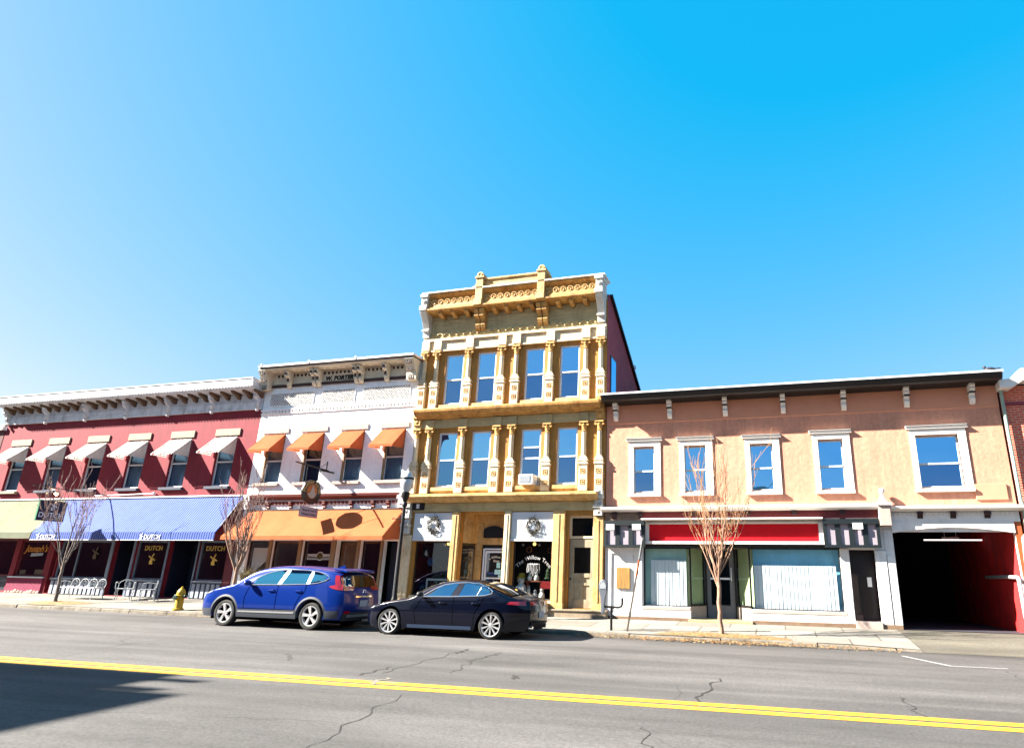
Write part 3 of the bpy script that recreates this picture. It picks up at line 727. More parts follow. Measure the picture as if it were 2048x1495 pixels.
# ------------------------------------------------------------------ white building
M_WHT = mk('white_painted_brick', (1.75, 1.70, 1.64), rough=0.8, var=0.05, nscale=1.5, bump=0.15, bscale=28, stain=(1.5, 1.38, 1.25), stain_amt=.4, streak=.14)
M_CREAM = mk('cream_cornice_paint', (1.1, 1.0, .76), rough=0.7, var=0.12, nscale=3, stain=(.7, .58, .38), stain_amt=.4, stain_scale=2)
M_CHOC = mk('chocolate_trim', (0.060, 0.018, 0.016), rough=0.6, var=.2)
M_MAROON = mk('dark_red_trim', (0.20, 0.028, 0.022), rough=0.6, var=.15)
M_TAUPE = mk('taupe_stone', (0.66, 0.52, 0.45), rough=0.85, var=0.12, nscale=5)
M_TAN = mk('tan_timber', (0.42, 0.27, 0.14), rough=0.65, var=0.2, nscale=4, stretch=(4, 4, .5))
wb = thing('white_building', 'two storey white brick shop with cream bracketed cornice and four orange window awnings', 'building', (-16.8, 0, -1.15))
WX0, WX1 = -20.55, -13.18
ww = [(-20.0, -19.13), (-18.13, -17.26), (-16.27, -15.40), (-14.45, -13.58)]
shopw = [(-20.05, -19.02, -0.55, 1.12), (-18.88, -17.65, -0.75, 1.12), (-17.50, -16.20, -0.55, 1.12), (-15.98, -15.06, -1.15, 1.12), (-14.92, -14.08, -0.75, 1.12), (-13.98, -13.4, -1.1, 1.12)]
m = MB(); m.wall(WX0, WX1, -1.4, 7.95, [(a, b, 3.34, 5.36) for a, b in ww]+shopw, depth=.22); m.build('wall', M_WHT, wb)
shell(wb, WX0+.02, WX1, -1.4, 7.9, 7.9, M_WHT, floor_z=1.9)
for i, (a, b) in enumerate(ww):
    w = sash(wb, a, b, 3.34, 5.36, 4.25, M_TAN if i < 0 else M_WHITEFR, G_UP, y=.11, curtain=M_CURT if i != 1 else M_CURTD, cz=(3.35, 5.0), fw=.045)
    q = MB(); q.box(a-.28, b+.14, -.045, 0, 5.365, 5.57); q.build('lintel', M_TAUPE, w, bevel=.006)
    q = MB(); q.box(a-.24, b+.06, -.12, .08, 3.22, 3.335); q.build('sill', M_TAUPE, w, bevel=.008)
    q = MB(); q.box(a-.005, a+.05, .0, .105, 3.34, 5.3); q.build('jamb', M_TAN, w)
# frieze: lattice panels, dentils
q = MB()
x = WX0+.15
while x < WX1-.1: q.box(x, x+.075, -.06, 0, 6.235, 6.33); x += .165
q.box(WX0, WX1, -.075, 0, 6.335, 6.39); q.box(WX0, WX1, -.045, -.001, 6.19, 6.232); q.build('dentil_course', M_WHT, wb)
for a, b in ((-20.2, -18.08), (-17.64, -16.12), (-15.70, -13.60)):
    q = MB(); z0, z1 = 6.55, 7.07
    q.box(a, b, -.004, -.001, z0, z1); o = q.build('lattice_panel', mk('grey_green_vent', (.22, .27, .26), var=.15), wb)
    q = MB(); st = .115; h = z1-z0; k = -int(h/st)-1
    while a+k*st < b:
        for s in (1, -1):
            pts = []
            xa, za, xb, zb = (a+k*st, z0, a+k*st+h, z1) if s == 1 else (a+k*st, z1, a+k*st+h, z0)
            t0 = max(0, (a-xa)/h); t1 = min(1, (b-xa)/h)
            if t1-t0 > .03: q.bar((xa+h*t0, -.02-.006*s, za+(zb-za)*t0), (xa+h*t1, -.02-.006*s, za+(zb-za)*t1), .034, .012)
        k += 1
    q.box(a-.03, a, -.035, 0, z0-.03, z1+.03); q.box(b, b+.03, -.035, 0, z0-.03, z1+.03); q.box(a, b, -.035, 0, z0-.03, z0); q.box(a, b, -.035, 0, z1, z1+.03)
    q.build('lattice', M_WHT, o)
# cornice
c = MB(); c.box(WX0+.02, WX1-.02, -.05, 0, 7.46, 7.93); cn = c.build('cornice', M_CREAM, wb)
c = MB(); c.box(WX0+.3, WX1-.45, -.10, -.001, 7.335, 7.42); c.build('dark_moulding', M_CHOC, cn)
c = MB(); c.prism('X', [(0, 7.93), (-.58, 7.96), (-.60, 8.02), (.2, 8.02), (.2, 7.93)], WX0+.1, WX1-.05); c.build('soffit', M_CREAM, cn)
c = MB(); c.box(WX0+.1, WX1-.05, -.64, .2, 8.021, 8.07); c.build('gutter_band', M_CHOC, cn)
c = MB(); c.box(WX0+.05, WX1-.02, -.68, .2, 8.071, 8.15)
for x in (-20.35, -18.0, -15.8): c.box(x-.03, x+.03, -.70, -.6, 8.10, 8.22)
c.build('flashing', M_FLASH, cn)
c = MB(); x = WX0+.62
while x < WX1-.55:
    c.prism('Y', [(x-.05, 7.86), (x+.05, 7.86), (x+.03, 7.79), (x, 7.75), (x-.03, 7.79)], -.09, -.05); x += .19
c.build('drop_ornaments', M_CHOC, cn)
c = MB()
for i in range(22): c.box(WX0+.55+i*.31, WX0+.60+i*.31, -.34, -.29, 7.925, 7.95)
c.build('rosettes', M_WHT, cn)
def wbr(x, w=.16):
    q = MB(); console(q, x, w, 7.93, .42, .68, y=-.05); o = q.build('cornice_bracket', M_CREAM, wb)
    for b_ in ((-.478, -.465, 7.70, 7.84), (-.30, -.285, 7.50, 7.64)):
        q = MB(); q.box(x-w*.3, x+w*.3, *b_); q.build('inset', M_CHOC, o)
for x in (-19.25, -18.01, -17.80, -16.0, -15.79, -14.62): wbr(x)
for xa, xb in ((WX0+.02, WX0+.36), (WX1-.46, WX1-.04)):
    q = MB(); q.prism('X', [(0, 7.2), (-.30, 7.2), (-.34, 7.5), (-.62, 7.96), (-.62, 8.01), (0, 8.01)], xa, xb); o = q.build('corner_console', M_CREAM, wb)
    cx = (xa+xb)/2
    for zc, yy in ((7.30, -.315), (7.62, -.42), (7.88, -.58)):
        q = MB(); q.box(cx-.1, cx+.1, yy-.012, yy+.06, zc-.085, zc-.06); q.box(cx-.1, cx+.1, yy-.012, yy+.06, zc+.06, zc+.085); q.box(cx-.11, cx-.085, yy-.012, yy+.06, zc-.08, zc+.08); q.box(cx+.085, cx+.11, yy-.012, yy+.06, zc-.08, zc+.08); q.box(cx-.02, cx+.02, yy-.012, yy+.06, zc-.05, zc+.05); q.build('inset', M_CHOC, o)
q = MB(); lettering(q, "W. PORTER", -16.92, -.056, 7.50, .235, bold=.017, shear=.12, spacing=1.1); q.build('lettering', mk('black_letter', (.01, .01, .01)), wb)
# belt course above the shop
q = MB(); q.prism('X', [(0, 2.66), (-.14, 2.68), (-.22, 2.76), (-.24, 2.84), (0, 2.90)], WX0+.35, WX1-.25); q.build('belt_course', M_MAROON, wb)
q = MB(); q.box(WX0+.35, WX1-.25, -.10, 0, 2.585, 2.655); q.build('belt_fillet', mk('pinkish_white_paint', (.66, .58, .54)), wb)
q = MB(); x = WX0+.45
while x < WX1-.35: q.prism('Y', [(x, 2.58), (x+.10, 2.58), (x+.09, 2.50), (x+.05, 2.47), (x+.01, 2.50)], -.07, 0); x += .17
q.build('dentils', M_MAROON, wb)
for x in (-19.35, -18.3, -16.75, -15.55, -14.6, -13.95):
    q = MB(); console(q, x, .12, 2.585, .16, .30); q.build('small_bracket', M_MAROON, wb)
q = MB(); q.box(WX0+.3, WX1-.2, -.06, 0, 2.27, 2.305); q.build('trim_line', M_CHOC, wb)
for x in (-20.33, -13.36):
    q = MB(); q.box(x-.16, x+.16, -.22, 0, 2.62, 2.86); q.box(x-.11, x+.11, -.2, 0, 2.44, 2.615); q.box(x-.14, x+.14, -.16, 0, 2.30, 2.435); q.ball((x, -.2, 2.74), .07, 8); q.build('end_block', M_OLDWH, wb, bevel=.01)
# shop front
for (a, b, z0, z1), bars in zip(shopw, [(), (), (), (), (), ()]):
    if z0 > -1:
        front(wb, a, b, z0, z1, M_CHOC, G_SHADE, y=.1, fw=.05)
        q = MB(); q.box(a-.02, b+.02, -.015, .1, -1.35, z0-.002); q.build('stall_riser', M_MAROON, wb)
for x, wd in ((-18.95, .14), (-17.58, .15), (-16.10, .2), (-15.02, .12), (-14.03, .10)):
    q = MB(); q.box(x-wd/2, x+wd/2, -.06, .02, -1.35, 1.13); q.build('shop_post', M_TAN, wb, bevel=.01)
q = MB(); q.box(-15.98, -15.06, .30, .35, -1.2, 1.1); d = q.build('door', mk('brown_door', (.30, .14, .07), var=.2), wb)
q = MB(); q.add([(-15.84,.295,-.6),(-15.2,.295,-.6),(-15.2,.295,.98),(-15.84,.295,.98)], [(0,1,2,3)]); q.build('pane', G_SHADE, d)
q = MB(); q.box(-15.80, -15.24, .36, .365, -.4, .55); q.build('notice', mk('pale_blue_notice', (.9, 1.16, 1.2), var=.15, nscale=9), d)
q = MB(); q.box(-13.97, -13.42, .5, .55, -1.2, 1.1); q.build('door', M_SHOPDK, wb)
aw = thing('shop_sign', 'white panel sign with green globe badge inside the health shop window', 'sign', (-16.8, .2, .5))
q = MB(); q.box(-17.36, -16.24, .17, .19, .43, .64); q.lathe((-16.8, .17, .56), [(.0, -.002), (.165, -.002), (.165, .012), (0, .012)], 20, 'Y'); q.build('board', mk('bright_white_board', (1.6, 1.6, 1.5)), aw)
q = MB(); lettering(q, "Mother", -17.09, .164, .47, .15); lettering(q, "Earth's", -16.50, .164, .47, .15); q.build('lettering', mk('dark_green_letter', (.03, .06, .03)), aw)
q = MB(); q.lathe((-16.8, .155, .56), [(0, 0), (.12, 0), (.12, .01)], 18, 'Y'); q.build('badge', mk('olive_badge', (.25, .22, .03), var=.6, nscale=12), aw)
q = MB(); q.prism('Y', [(-19.92, .85), (-19.15, .85), (-19.15, .45), (-19.5, .15), (-19.78, -.05), (-19.92, -.05)], .2, .21)
tag(q.build('paper_poster', mk('white_poster', (1.4, 1.4, 1.3), var=.05)), 'large white curved paper poster behind the left window of the health shop', 'poster')
FO = fabric('orange_canvas', (0.86, 0.23, 0.09), .32, var=.08, stain=(.50, .13, .04))
ordw = ['leftmost', 'second from the left', 'second from the right', 'rightmost']
for i, (a, b) in enumerate(ww):
    awning('window_awning', f'small orange canvas awning, {ordw[i]} of the four on the white building', 'orange awnings over the white building windows', a-.17, b-.02, 5.31, 4.58, .76, FO, val=.10, cols=12, frame=M_IRON, sag=.02)
awning('shop_awning', 'long orange awning over the shop front of the white building', 'awning', -20.2, -13.27, 2.25, 1.22, 1.22, fabric('orange_shop_canvas', (0.86, 0.24, 0.09), .25, var=.1, stain=(.68, .17, .05)), val=.13, seams=7, frame=M_IRON, sag=.05)
# hanging oval sign
os_ = thing('hanging_sign', 'black oval hanging sign with orange picture over a small white plaque', 'sign', (-16.6, -1.07, 2.8))
def oval(m, x, yc, zc, ry, rz, x0, x1, n=28, wav=0.0, mi=0):
    m.prism('X', [(yc+ry*(1+wav*math.cos(8*2*math.pi*k/n))*math.cos(2*math.pi*k/n), zc+rz*(1+wav*math.cos(8*2*math.pi*k/n))*math.sin(2*math.pi*k/n)) for k in range(n)], x0, x1, mi)
q = MB(); oval(q, 0, -1.07, 2.80, .50, .44, -16.63, -16.57, 48, .02); q.build('board', mk('black_sign_board', (.018, .012, .010), rough=.5), os_)
q = MB(); oval(q, 0, -1.07, 2.83, .27, .27, -16.569, -16.562, 28); q.build('picture_ground', mk('orange_picture', (.62, .20, .04), var=.35, nscale=7), os_)
q = MB(); q.prism('X', [(-1.3, 2.72), (-1.2, 2.63), (-1.05, 2.57), (-.92, 2.63), (-.83, 2.76), (-.95, 2.80), (-1.0, 2.98), (-1.07, 3.06), (-1.10, 2.94), (-1.16, 2.78)], -16.561, -16.553); q.build('picture_figure', mk('grey_white_figure', (.62, .58, .52), var=.2, nscale=9), os_)
q = MB()
vs, fs = text_pts("Mother Earth", .19, spacing=1.05); out = []
for v in vs:
    a = v.x/.33; r_ = .31+v.y; out.append((-16.566+v.z, -1.07+r_*math.sin(a)*1.08, 2.81+r_*math.cos(a)))
q.add(out, fs); q.build('lettering', mk('yellow_letter', (.85, .62, .22), var=.05), os_)
q = MB(); q.prism('X', [(-1.36, 2.56), (-1.07, 2.48), (-.8, 2.55), (-.82, 2.50), (-1.07, 2.42), (-1.33, 2.50)], -16.568, -16.558); q.build('ribbon', M_MAROON, os_)
q = MB(); q.box(-16.62, -16.58, -1.53, -.57, 1.90, 2.25); o = q.build('plaque', mk('lavender_white_plaque', (.62, .60, .70), var=.05), os_, bevel=.01)
q = MB(); lettering(q, "Natural Food &", -16.575, -1.05, 2.10, .125, face='+X'); lettering(q, "Vitamin Center", -16.575, -1.05, 1.96, .125, face='+X'); q.build('plaque_lettering', mk('navy_letter', (.05, .04, .12)), o)
q = MB(); q.tube([(-16.6, -1.53, 1.9), (-16.6, -1.53, 2.25), (-16.6, -.57, 2.25), (-16.6, -.57, 1.9), (-16.6, -1.53, 1.9)], .014, 6)
q.tube([(-16.6, -2.1, 3.76), (-16.6, -.30, 3.71)], .026, 8); q.tube([(-16.6, -.42, 3.71), (-16.6, -.42, 4.05)], .022, 8); q.bar((-16.6, -.75, 3.66), (-16.6, -.0, 3.68), .07, .05); q.tube([(-16.6, -.85, 3.73), (-16.6, -.42, 3.98)], .010, 6)
for y in (-1.45, -.75): q.tube([(-16.6, y, 3.74), (-16.6, y, 3.10 if y > -1.2 else 3.05)], .012, 6); q.tube([(-16.6, y+.1, 2.40), (-16.6, y+.1, 2.24)], .010, 6)
q.build('bracket_arm', M_IRON, os_)
# ------------------------------------------------------------------ yellow three storey building
M_YE = mk('yellow_cast_iron_paint', (1.02, 0.63, 0.24), rough=0.65, streak=.3, var=0.14, nscale=3, stain=(0.46, 0.22, 0.035), stain_amt=.75, stain_scale=1.5, bump=.08, bscale=20)
M_YEP = mk('pale_cream_yellow_paint', (1.2, 0.97, 0.64), rough=0.65, streak=.22, var=0.10, nscale=3, stain=(0.55, 0.33, 0.08), stain_amt=.55, stain_scale=2)
M_RUST = mk('rust_streaked_yellow', (0.90, 0.49, 0.13), rough=0.7, streak=.35, var=0.2, nscale=4, stain=(0.38, 0.12, 0.015), stain_amt=.85, stain_scale=2.4)
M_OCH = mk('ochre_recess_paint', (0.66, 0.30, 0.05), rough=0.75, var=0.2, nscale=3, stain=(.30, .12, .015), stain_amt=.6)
M_OLIVE = mk('olive_grey_frieze', (0.80, 0.64, 0.32), rough=0.75, var=0.2, nscale=2.2, stain=(.42, .31, .13), stain_amt=.6, stretch=(.6, 1, 5))
M_STW = mk('old_white_iron', (.95, .92, .84), rough=0.7, var=0.15, nscale=6, stain=(.4, .33, .2), stain_amt=.4)
yb = thing('yellow_building', 'tall narrow three storey yellow building with ornate columns and pedimented cornice', 'building', (-9.4, 0, -1.2))
YX0, YX1 = -13.17, -5.60
yw = [(-12.14, -11.36), (-10.78, -9.99), (-8.80, -8.02), (-7.42, -6.64)]
m = MB()
dr = (-6.88, -5.99, -1.0, 1.98)
holes = [(a, b, 6.15, 8.2) for a, b in yw]+[(a, b, 3.02, 5.08) for a, b in yw]+[(-12.70, -11.27, -.72, 1.11), (-10.93, -9.22, -1.2, 2.12), (-8.88, -7.45, -.78, 1.14), dr]
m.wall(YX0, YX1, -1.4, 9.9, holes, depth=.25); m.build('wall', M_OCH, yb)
M_SIDE = brick('plum_side_brick', (0.46, 0.06, 0.09), (0.36, 0.045, 0.075), (0.44, 0.16, 0.18), msize=.008)
m = MB()     # side walls step down to the rear
prof = [(0.02, -1.4), (9.5, -1.4), (9.5, 6.0), (5.2, 7.95), (0.35, 10.15), (0.02, 10.15)]
m.add([(YX1, y, z) for y, z in prof], [tuple(range(len(prof)))]); m.add([(YX0, y, z) for y, z in prof], [tuple(range(len(prof)))]); m.box(YX0, YX1, 9.5, 9.6, -1.4, 6.0)
m.build('outer_wall', M_SIDE, yb)
m = MB(); m.bar((YX1+.0, .3, 10.2), (YX1+.0, 5.25, 7.98), .22, .10); m.bar((YX1, 5.25, 7.98), (YX1, 9.5, 6.05), .22, .10); m.build('coping', M_IRON, yb)
m = MB(); m.add([(YX0,.3,10.05),(YX1,.3,10.05),(YX1,9.5,5.95),(YX0,9.5,5.95)], [(0,1,2,3)]); m.build('roof', M_ROOF, yb)
m = MB(); m.lathe((YX1-.25, 5.0, 8.0), [(.16, 0), (.16, .75), (.24, .78), (.24, .9), (0, .95)], 12); m.build('roof_vent', mk('galvanised_vent', (.35, .36, .38), metallic=.6, rough=.4), yb)
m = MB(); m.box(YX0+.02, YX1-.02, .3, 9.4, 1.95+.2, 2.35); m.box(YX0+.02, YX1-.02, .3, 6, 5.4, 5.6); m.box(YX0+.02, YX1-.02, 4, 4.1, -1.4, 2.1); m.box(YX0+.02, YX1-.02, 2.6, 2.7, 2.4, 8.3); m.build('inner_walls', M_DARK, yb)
q = MB(); q.box(YX1-.06, YX1+.03, .45, 1.25, 6.2, 7.85); w = q.build('window', M_SHOPDK, yb); q = MB(); q.add([(YX1+.035,.52,6.27),(YX1+.035,1.18,6.27),(YX1+.035,1.18,7.78),(YX1+.035,.52,7.78)], [(0,1,2,3)]); q.build('pane', G_BLUE, w)
M_VINYL = mk('white_vinyl_frame', (1.1, 1.12, 1.16), rough=0.4, var=0.03)
for i, (a, b) in enumerate(yw):
    sash(yb, a, b, 6.15, 8.2, 7.16, M_VINYL, G_BLUE, y=.06, curtain=M_CURTD, cz=(6.2, 8.1), gl2=G_MID, fw=.07)
    sash(yb, a, b, 3.02, 5.08, 4.03 if i != 2 else 4.40, M_VINYL, G_BLUE, y=.06, curtain=M_BLIND if i < 2 else M_CURTD, cz=(4.05, 5.05), gl2=G_MID, fw=.07)
    for zb in (6.15, 3.02):
        q = MB(); q.box(a-.12, b+.12, -.10, .06, zb-.14, zb-.005); q.prism('X', [(0, zb-.14), (-.08, zb-.14), (-.02, zb-.22), (0, zb-.22)], a-.12, b+.12); q.build('window_sill', M_YE, yb, bevel=.01)
q = MB(); q.box(yw[2][0]+.07, yw[2][1]-.07, .075, .115, 3.98, 4.04); q.build('window_bar', M_VINYL, yb)
# columns
cx = [-13.03, -12.50, -11.11, -9.73, -9.14, -7.77, -6.39, -5.82]
def column(x, zb, zp, zs, zc):
    """pedestal zb-zp, dome to zs, shaft to capital zc"""
    w = .155 if x not in (cx[0], cx[-1]) else .145
    q = MB(); q.box(x-w, x+w, -.15, 0, zb, zp-.12)
    q.box(x-w-.025, x+w+.025, -.18, 0, zp-.115, zp-.05); q.box(x-w+.01, x+w-.01, -.16, 0, zp-.045, zp); q.box(x-w-.02, x+w+.02, -.175, 0, zp+.005, zp+.055)
    n = 10; q.prism('Y', [(x-w+.005, zp+.06)]+[(x-(w-.005)*math.cos(math.pi*k/n), zp+.06+.15*math.sin(math.pi*k/n)) for k in range(1, n)]+[(x+w-.005, zp+.06)], -.155, 0)
    q.lathe((x, -.055, 0), [(.085, zp+.1), (.10, zp+.2), (.088, zp+.25), (.082, zs-.05)], 12)
    o = q.build('column', M_YEP, yb, smooth=35)
    q = MB(); h = zc-zs
    q.lathe((x, -.055, 0), [(.085, zs-.05), (.11, zs-.03), (.085, zs), (.09, zs+h*.25), (.125, zs+h*.62)], 12)
    for s in (-1, 1):
        q.lathe((x+s*.135, -.14, zs+h*.62), [(0, 0), (.05, 0), (.05, .10), (0, .10)], 10, 'Y')
    q.box(x-.16, x+.16, -.17, 0, zs+h*.78, zc); q.ball((x, -.15, zs+h*.55), .045, 8)
    q.build('capital', M_RUST, o)
    hh = zp-.12-zb
    for zc2 in (zb+hh*.33, zb+hh*.74):
        q = MB(); s = .085
        for d in ((-s, s, s-.02, s), (-s, s, -s, -s+.02)): q.box(x+d[0], x+d[1], -.165, -.15, zc2+d[2], zc2+d[3])
        for d in ((-s, -s+.02), (s-.02, s)): q.box(x+d[0], x+d[1], -.165, -.15, zc2-s+.02, zc2+s-.02)
        q.ball((x, -.155, zc2), .04, 8, (1, .5, 1)); q.build('rosette_panel', M_RUST, o)
for x in cx:
    column(x, 6.02, 6.98, 8.02, 8.34); column(x, 2.80, 3.82, 4.92, 5.25)
# white facade strips behind the columns, between paired ones
# entablature bands
q = MB(); q.box(YX0+.02, YX1-.02, -.10, 0, 8.345, 8.40); q.box(YX0+.02, YX1-.02, -.05, 0, 8.401, 8.78); q.box(YX0+.02, YX1-.02, -.13, 0, 8.781, 8.87)
for x in cx: q.box(x-.16, x+.16, -.14, -.05, 8.401, 8.78)
q.build('upper_entablature', M_YEP, yb)
q = MB()
q.box(YX0+.02, YX1-.02, -.05, 0, 5.251, 5.58)
for x in cx: q.box(x-.16, x+.16, -.13, -.05, 5.251, 5.56)
q.build('lower_entablature', M_OLIVE, yb)
# storey cornices
q = MB(); q.prism('X', [(0, 5.585), (-.20, 5.60), (-.24, 5.66), (-.38, 5.68), (-.44, 5.76), (-.5, 5.80), (-.52, 5.88), (-.5, 5.92), (0, 6.0)], YX0+.12, YX1-.16); q.build('storey_cornice', M_RUST, yb)
q = MB(); q.prism('X', [(0, 2.45), (-.22, 2.47), (-.34, 2.52), (-.46, 2.62), (-.50, 2.64), (-.50, 2.71), (0, 2.80)], YX0+.08, YX1-.2); q.build('storey_cornice', M_YE, yb)
q = MB(); q.box(YX0+.3, YX1-.3, -.06, 0, 2.14, 2.445); q.build('shop_frieze', M_OLIVE, yb)
q = MB(); q.box(-12.88, -12.42, -.12, -.06, 2.21, 2.46); o = q.build('alarm_box', M_IRON, yb); q = MB(); q.box(-12.72, -12.60, -.13, -.12, 2.26, 2.42); q.build('badge', M_OLDWH, o)
# stacked end consoles
def stack(x, z0, z1, mat, w=.15):
    q = MB(); z = z0; k = 0
    while z < z1-.05:
        h = (.26, .10, .20, .12)[k % 4]; d = (.20, .26, .17, .24)[k % 4]; ww_ = (w, w+.02, w-.02, w+.015)[k % 4]
        q.box(x-ww_, x+ww_, -d, 0, z, min(z+h-.004, z1)); q.ball((x, -d+.02, z+h*.5), .06*(k % 2 == 0)+.03, 8, (1, .6, 1)); z += h; k += 1
    q.build('end_console', mat, yb, bevel=.012)
stack(-13.03, 5.35, 6.0, M_RUST); stack(-5.78, 5.30, 6.10, M_RUST); stack(-5.80, 1.95, 2.80, M_STW); stack(-13.08, 1.35, 2.75, M_STW)
# top cornice
q = MB(); q.box(YX0+.22, YX1-.30, -.03, 0, 8.88, 9.84)
for z in (9.25, 9.42, 9.6): q.box(YX0+.22, YX1-.30, -.045, -.03, z, z+.05)
q.build('frieze', M_OLIVE, yb)
q = MB(); x = YX0+.38
while x < YX1-.35:
    q.prism('Y', [(x-.13, 9.04)]+[(x-.13*math.cos(math.pi*k/6), 9.04+.1*math.sin(math.pi*k/6)) for k in range(1, 6)]+[(x+.13, 9.04), (x+.09, 9.03)]+[(x+.09*math.cos(math.pi*k/6), 9.03+.06*math.sin(math.pi*k/6)) for k in range(1, 6)]+[(x-.09, 9.03)], -.08, -.03)
    q.ball((x+.15, -.06, 9.0), .045, 8); x += .30
q.build('scallop_band', M_OLIVE, yb)
q = MB(); q.prism('X', [(0, 9.86), (-.50, 9.90), (-.60, 9.93), (-.60, 9.98), (-.53, 10.02), (-.53, 10.06), (-.46, 10.10), (-.34, 10.50), (-.42, 10.55), (-.50, 10.62), (-.50, 10.68), (.3, 10.72), (.3, 9.86)], YX0+.16, YX1-.16); cn = q.build('cornice', M_RUST, yb)
q = MB(); q.box(YX0+.0, YX1+.02, -.56, .3, 10.685, 10.735); q.build('flashing', M_FLASH, cn)
q = MB()
def scroll(x, z, y, r=.13):
    pts = [(x+r*(1-k/16)*math.cos(k*.62), y-.015-.0015*k, z+r*(1-k/16)*math.sin(k*.62)) for k in range(15)]
    q.tube(pts, .022, 5)
x = YX0+.5
while x < YX1-.4:
    if all(abs(x-p) > .27 for p in (-10.68, -8.1)): q = MB(); scroll(x, 10.30, -.405); q.build('scroll_ornament', M_YE, cn)
    x += .285
for x in (-12.35, -11.80, -11.22, -10.05, -9.55, -9.02, -8.50, -7.45, -6.92, -6.38):
    q = MB(); q.prism('X', [(-.03, 9.86), (-.45, 9.89), (-.46, 9.80), (-.34, 9.72), (-.12, 9.68), (-.03, 9.72)], x-.075, x+.075); q.build('modillion', M_RUST, cn)
for xc in (-10.68, -8.10):
    q = MB()
    for s in (-.11, .11): console(q, xc+s, .18, 9.86, .42, .80, y=-.04)
    q.build('cornice_bracket', M_RUST, yb)
    q = MB(); q.box(xc-.17, xc+.17, -.63, .1, 9.95, 10.2); q.box(xc-.15, xc+.15, -.56, .1, 10.205, 11.10); q.box(xc-.19, xc+.19, -.60, .12, 11.105, 11.18)
    n = 10; q.prism('Y', [(xc-.15, 11.185)]+[(xc-.15*math.cos(math.pi*k/n), 11.22+.17*math.sin(math.pi*k/n)) for k in range(0, n+1)]+[(xc+.15, 11.185)], -.55, .08); q.lathe((xc, -.55, 11.25), [(.09, 0), (.09, -.02), (.06, -.02), (.06, -.01)], 12, 'Y'); q.build('pediment_post', M_YE, yb, bevel=.01)
q = MB(); q.box(-10.53, -8.25, -.44, .1, 10.74, 11.05); q.box(-10.53, -8.25, -.50, .12, 11.055, 11.12)
for s, x0 in ((-1, -10.83), (1, -7.95)):
    q.prism('Y', [(x0, 10.74), (x0+s*.42, 10.74), (x0+s*.3, 10.80), (x0+s*.14, 10.88), (x0+s*.06, 11.0), (x0, 11.08)], -.40, -.1)
p = q.build('pediment', M_YE, yb)
for x in (-10.28, -9.85, -9.42, -8.98, -8.52):
    q = MB(); q.ball((x, -.2, 11.16), .075, 8); q.build('ball_finial', M_YEP, p)
for xc in (-13.05, -5.80):
    q = MB(); q.prism('X', [(0, 8.88), (-.16, 8.95), (-.20, 9.3), (-.36, 9.6), (-.56, 9.86), (-.60, 9.95), (0, 9.95)], xc-.14, xc+.14); q.box(xc-.16, xc+.16, -.62, .1, 9.955, 10.15); q.box(xc-.13, xc+.13, -.55, .1, 10.155, 10.52); q.box(xc-.17, xc+.17, -.60, .1, 10.525, 10.67)
    q.ball((xc, -.56, 10.34), .09, 8, (1, .5, 1)); q.box(xc-.15, xc+.15, -.28, 0, 9.18, 9.26); q.build('corner_console', M_STW, yb, bevel=.012)
    q = MB(); q.box(xc-.14, xc+.14, -.08, 0, 8.35, 8.87); q.build('corner_block', M_STW, yb)
# ground floor
M_WPAN = mk('white_panel_paint', (1.05, 1.08, 1.14), rough=0.6, var=0.04)
for a, b in ((-12.80, -11.25), (-8.96, -7.42)):
    q = MB(); q.box(a, b, -.035, 0, 1.19, 2.10); q.box(a, b, -.07, 0, 1.125, 1.185); q.build('white_panel', M_WPAN, yb)
for x0, x1, z1, d, mt in ((-13.17, -12.83, 1.32, .10, M_YEP), (-11.22, -10.95, 2.13, .14, M_YE), (-9.20, -8.98, 2.13, .14, M_YEP), (-7.40, -6.98, 2.13, .14, M_YE), (-5.97, -5.63, 1.93, .12, M_YE)):
    q = MB(); q.box(x0, x1, -d, 0, -1.3, z1); q.box(x0-.02, x1+.02, -d-.03, 0, -1.3, -.86); q.box((x0+x1)/2-.03, (x0+x1)/2+.03, -d-.02, -d, -.8, z1-.12); q.build('pilaster', mt, yb, bevel=.01)
M_BRFR = mk('dark_brown_frame', (.04, .028, .02), rough=.5)
for a, b, z0 in ((-12.70, -11.27, -.72), (-8.88, -7.45, -.78)):
    w = front(yb, a, b, z0, 1.11 if a < -10 else 1.14, M_BRFR, G_SHOP, y=.10, fw=.045)
    q = MB(); q.box(a-.02, b+.02, -.04, .1, -1.35, z0-.004); q.build('stall_riser', M_YEP, yb)
    if a > -10:
        q = MB(); vs, fs = text_pts("The Willow Tree", .20, spacing=1.12, bold=-.004); out = []
        for v in vs:
            an = v.x/1.0; r_ = 1.0+v.y; out.append((-8.14+r_*math.sin(an)*.82, .125-v.z, .53+r_*math.cos(an)-1.0))
        q.add(out, fs)
        for s in (-1, 1):          # willow emblem: drooping strands
            for k in range(4):
                x = -8.14+s*(.05+.055*k); q.tube([(-8.14+s*.01, .12, .36), (x, .12, .41-.01*k), (x+s*.012, .12, .2), (x+s*.0, .12, .06+.03*((k*3) % 4))], .006, 4)
        q.tube([(-8.14, .12, -.02), (-8.14, .12, .38)], .008, 5); q.build('window_lettering', M_WHL, w)
M_INTW = mk('warm_shop_wall', (.35, .28, .18), var=.15)
q = MB(); q.box(-12.75, -11.22, 1.6, 1.65, -1.2, 1.4); q.build('display_backdrop', M_INTW, yb)
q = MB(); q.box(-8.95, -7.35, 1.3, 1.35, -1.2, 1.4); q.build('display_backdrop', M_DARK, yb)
for a, b, z0 in ((-12.72, -11.25, -.72), (-8.9, -7.43, -.78)):
    q = MB(); q.box(a, b, .26, 1.3, z0-.04, z0+.02); q.build('display_floor', M_ROOM, yb)
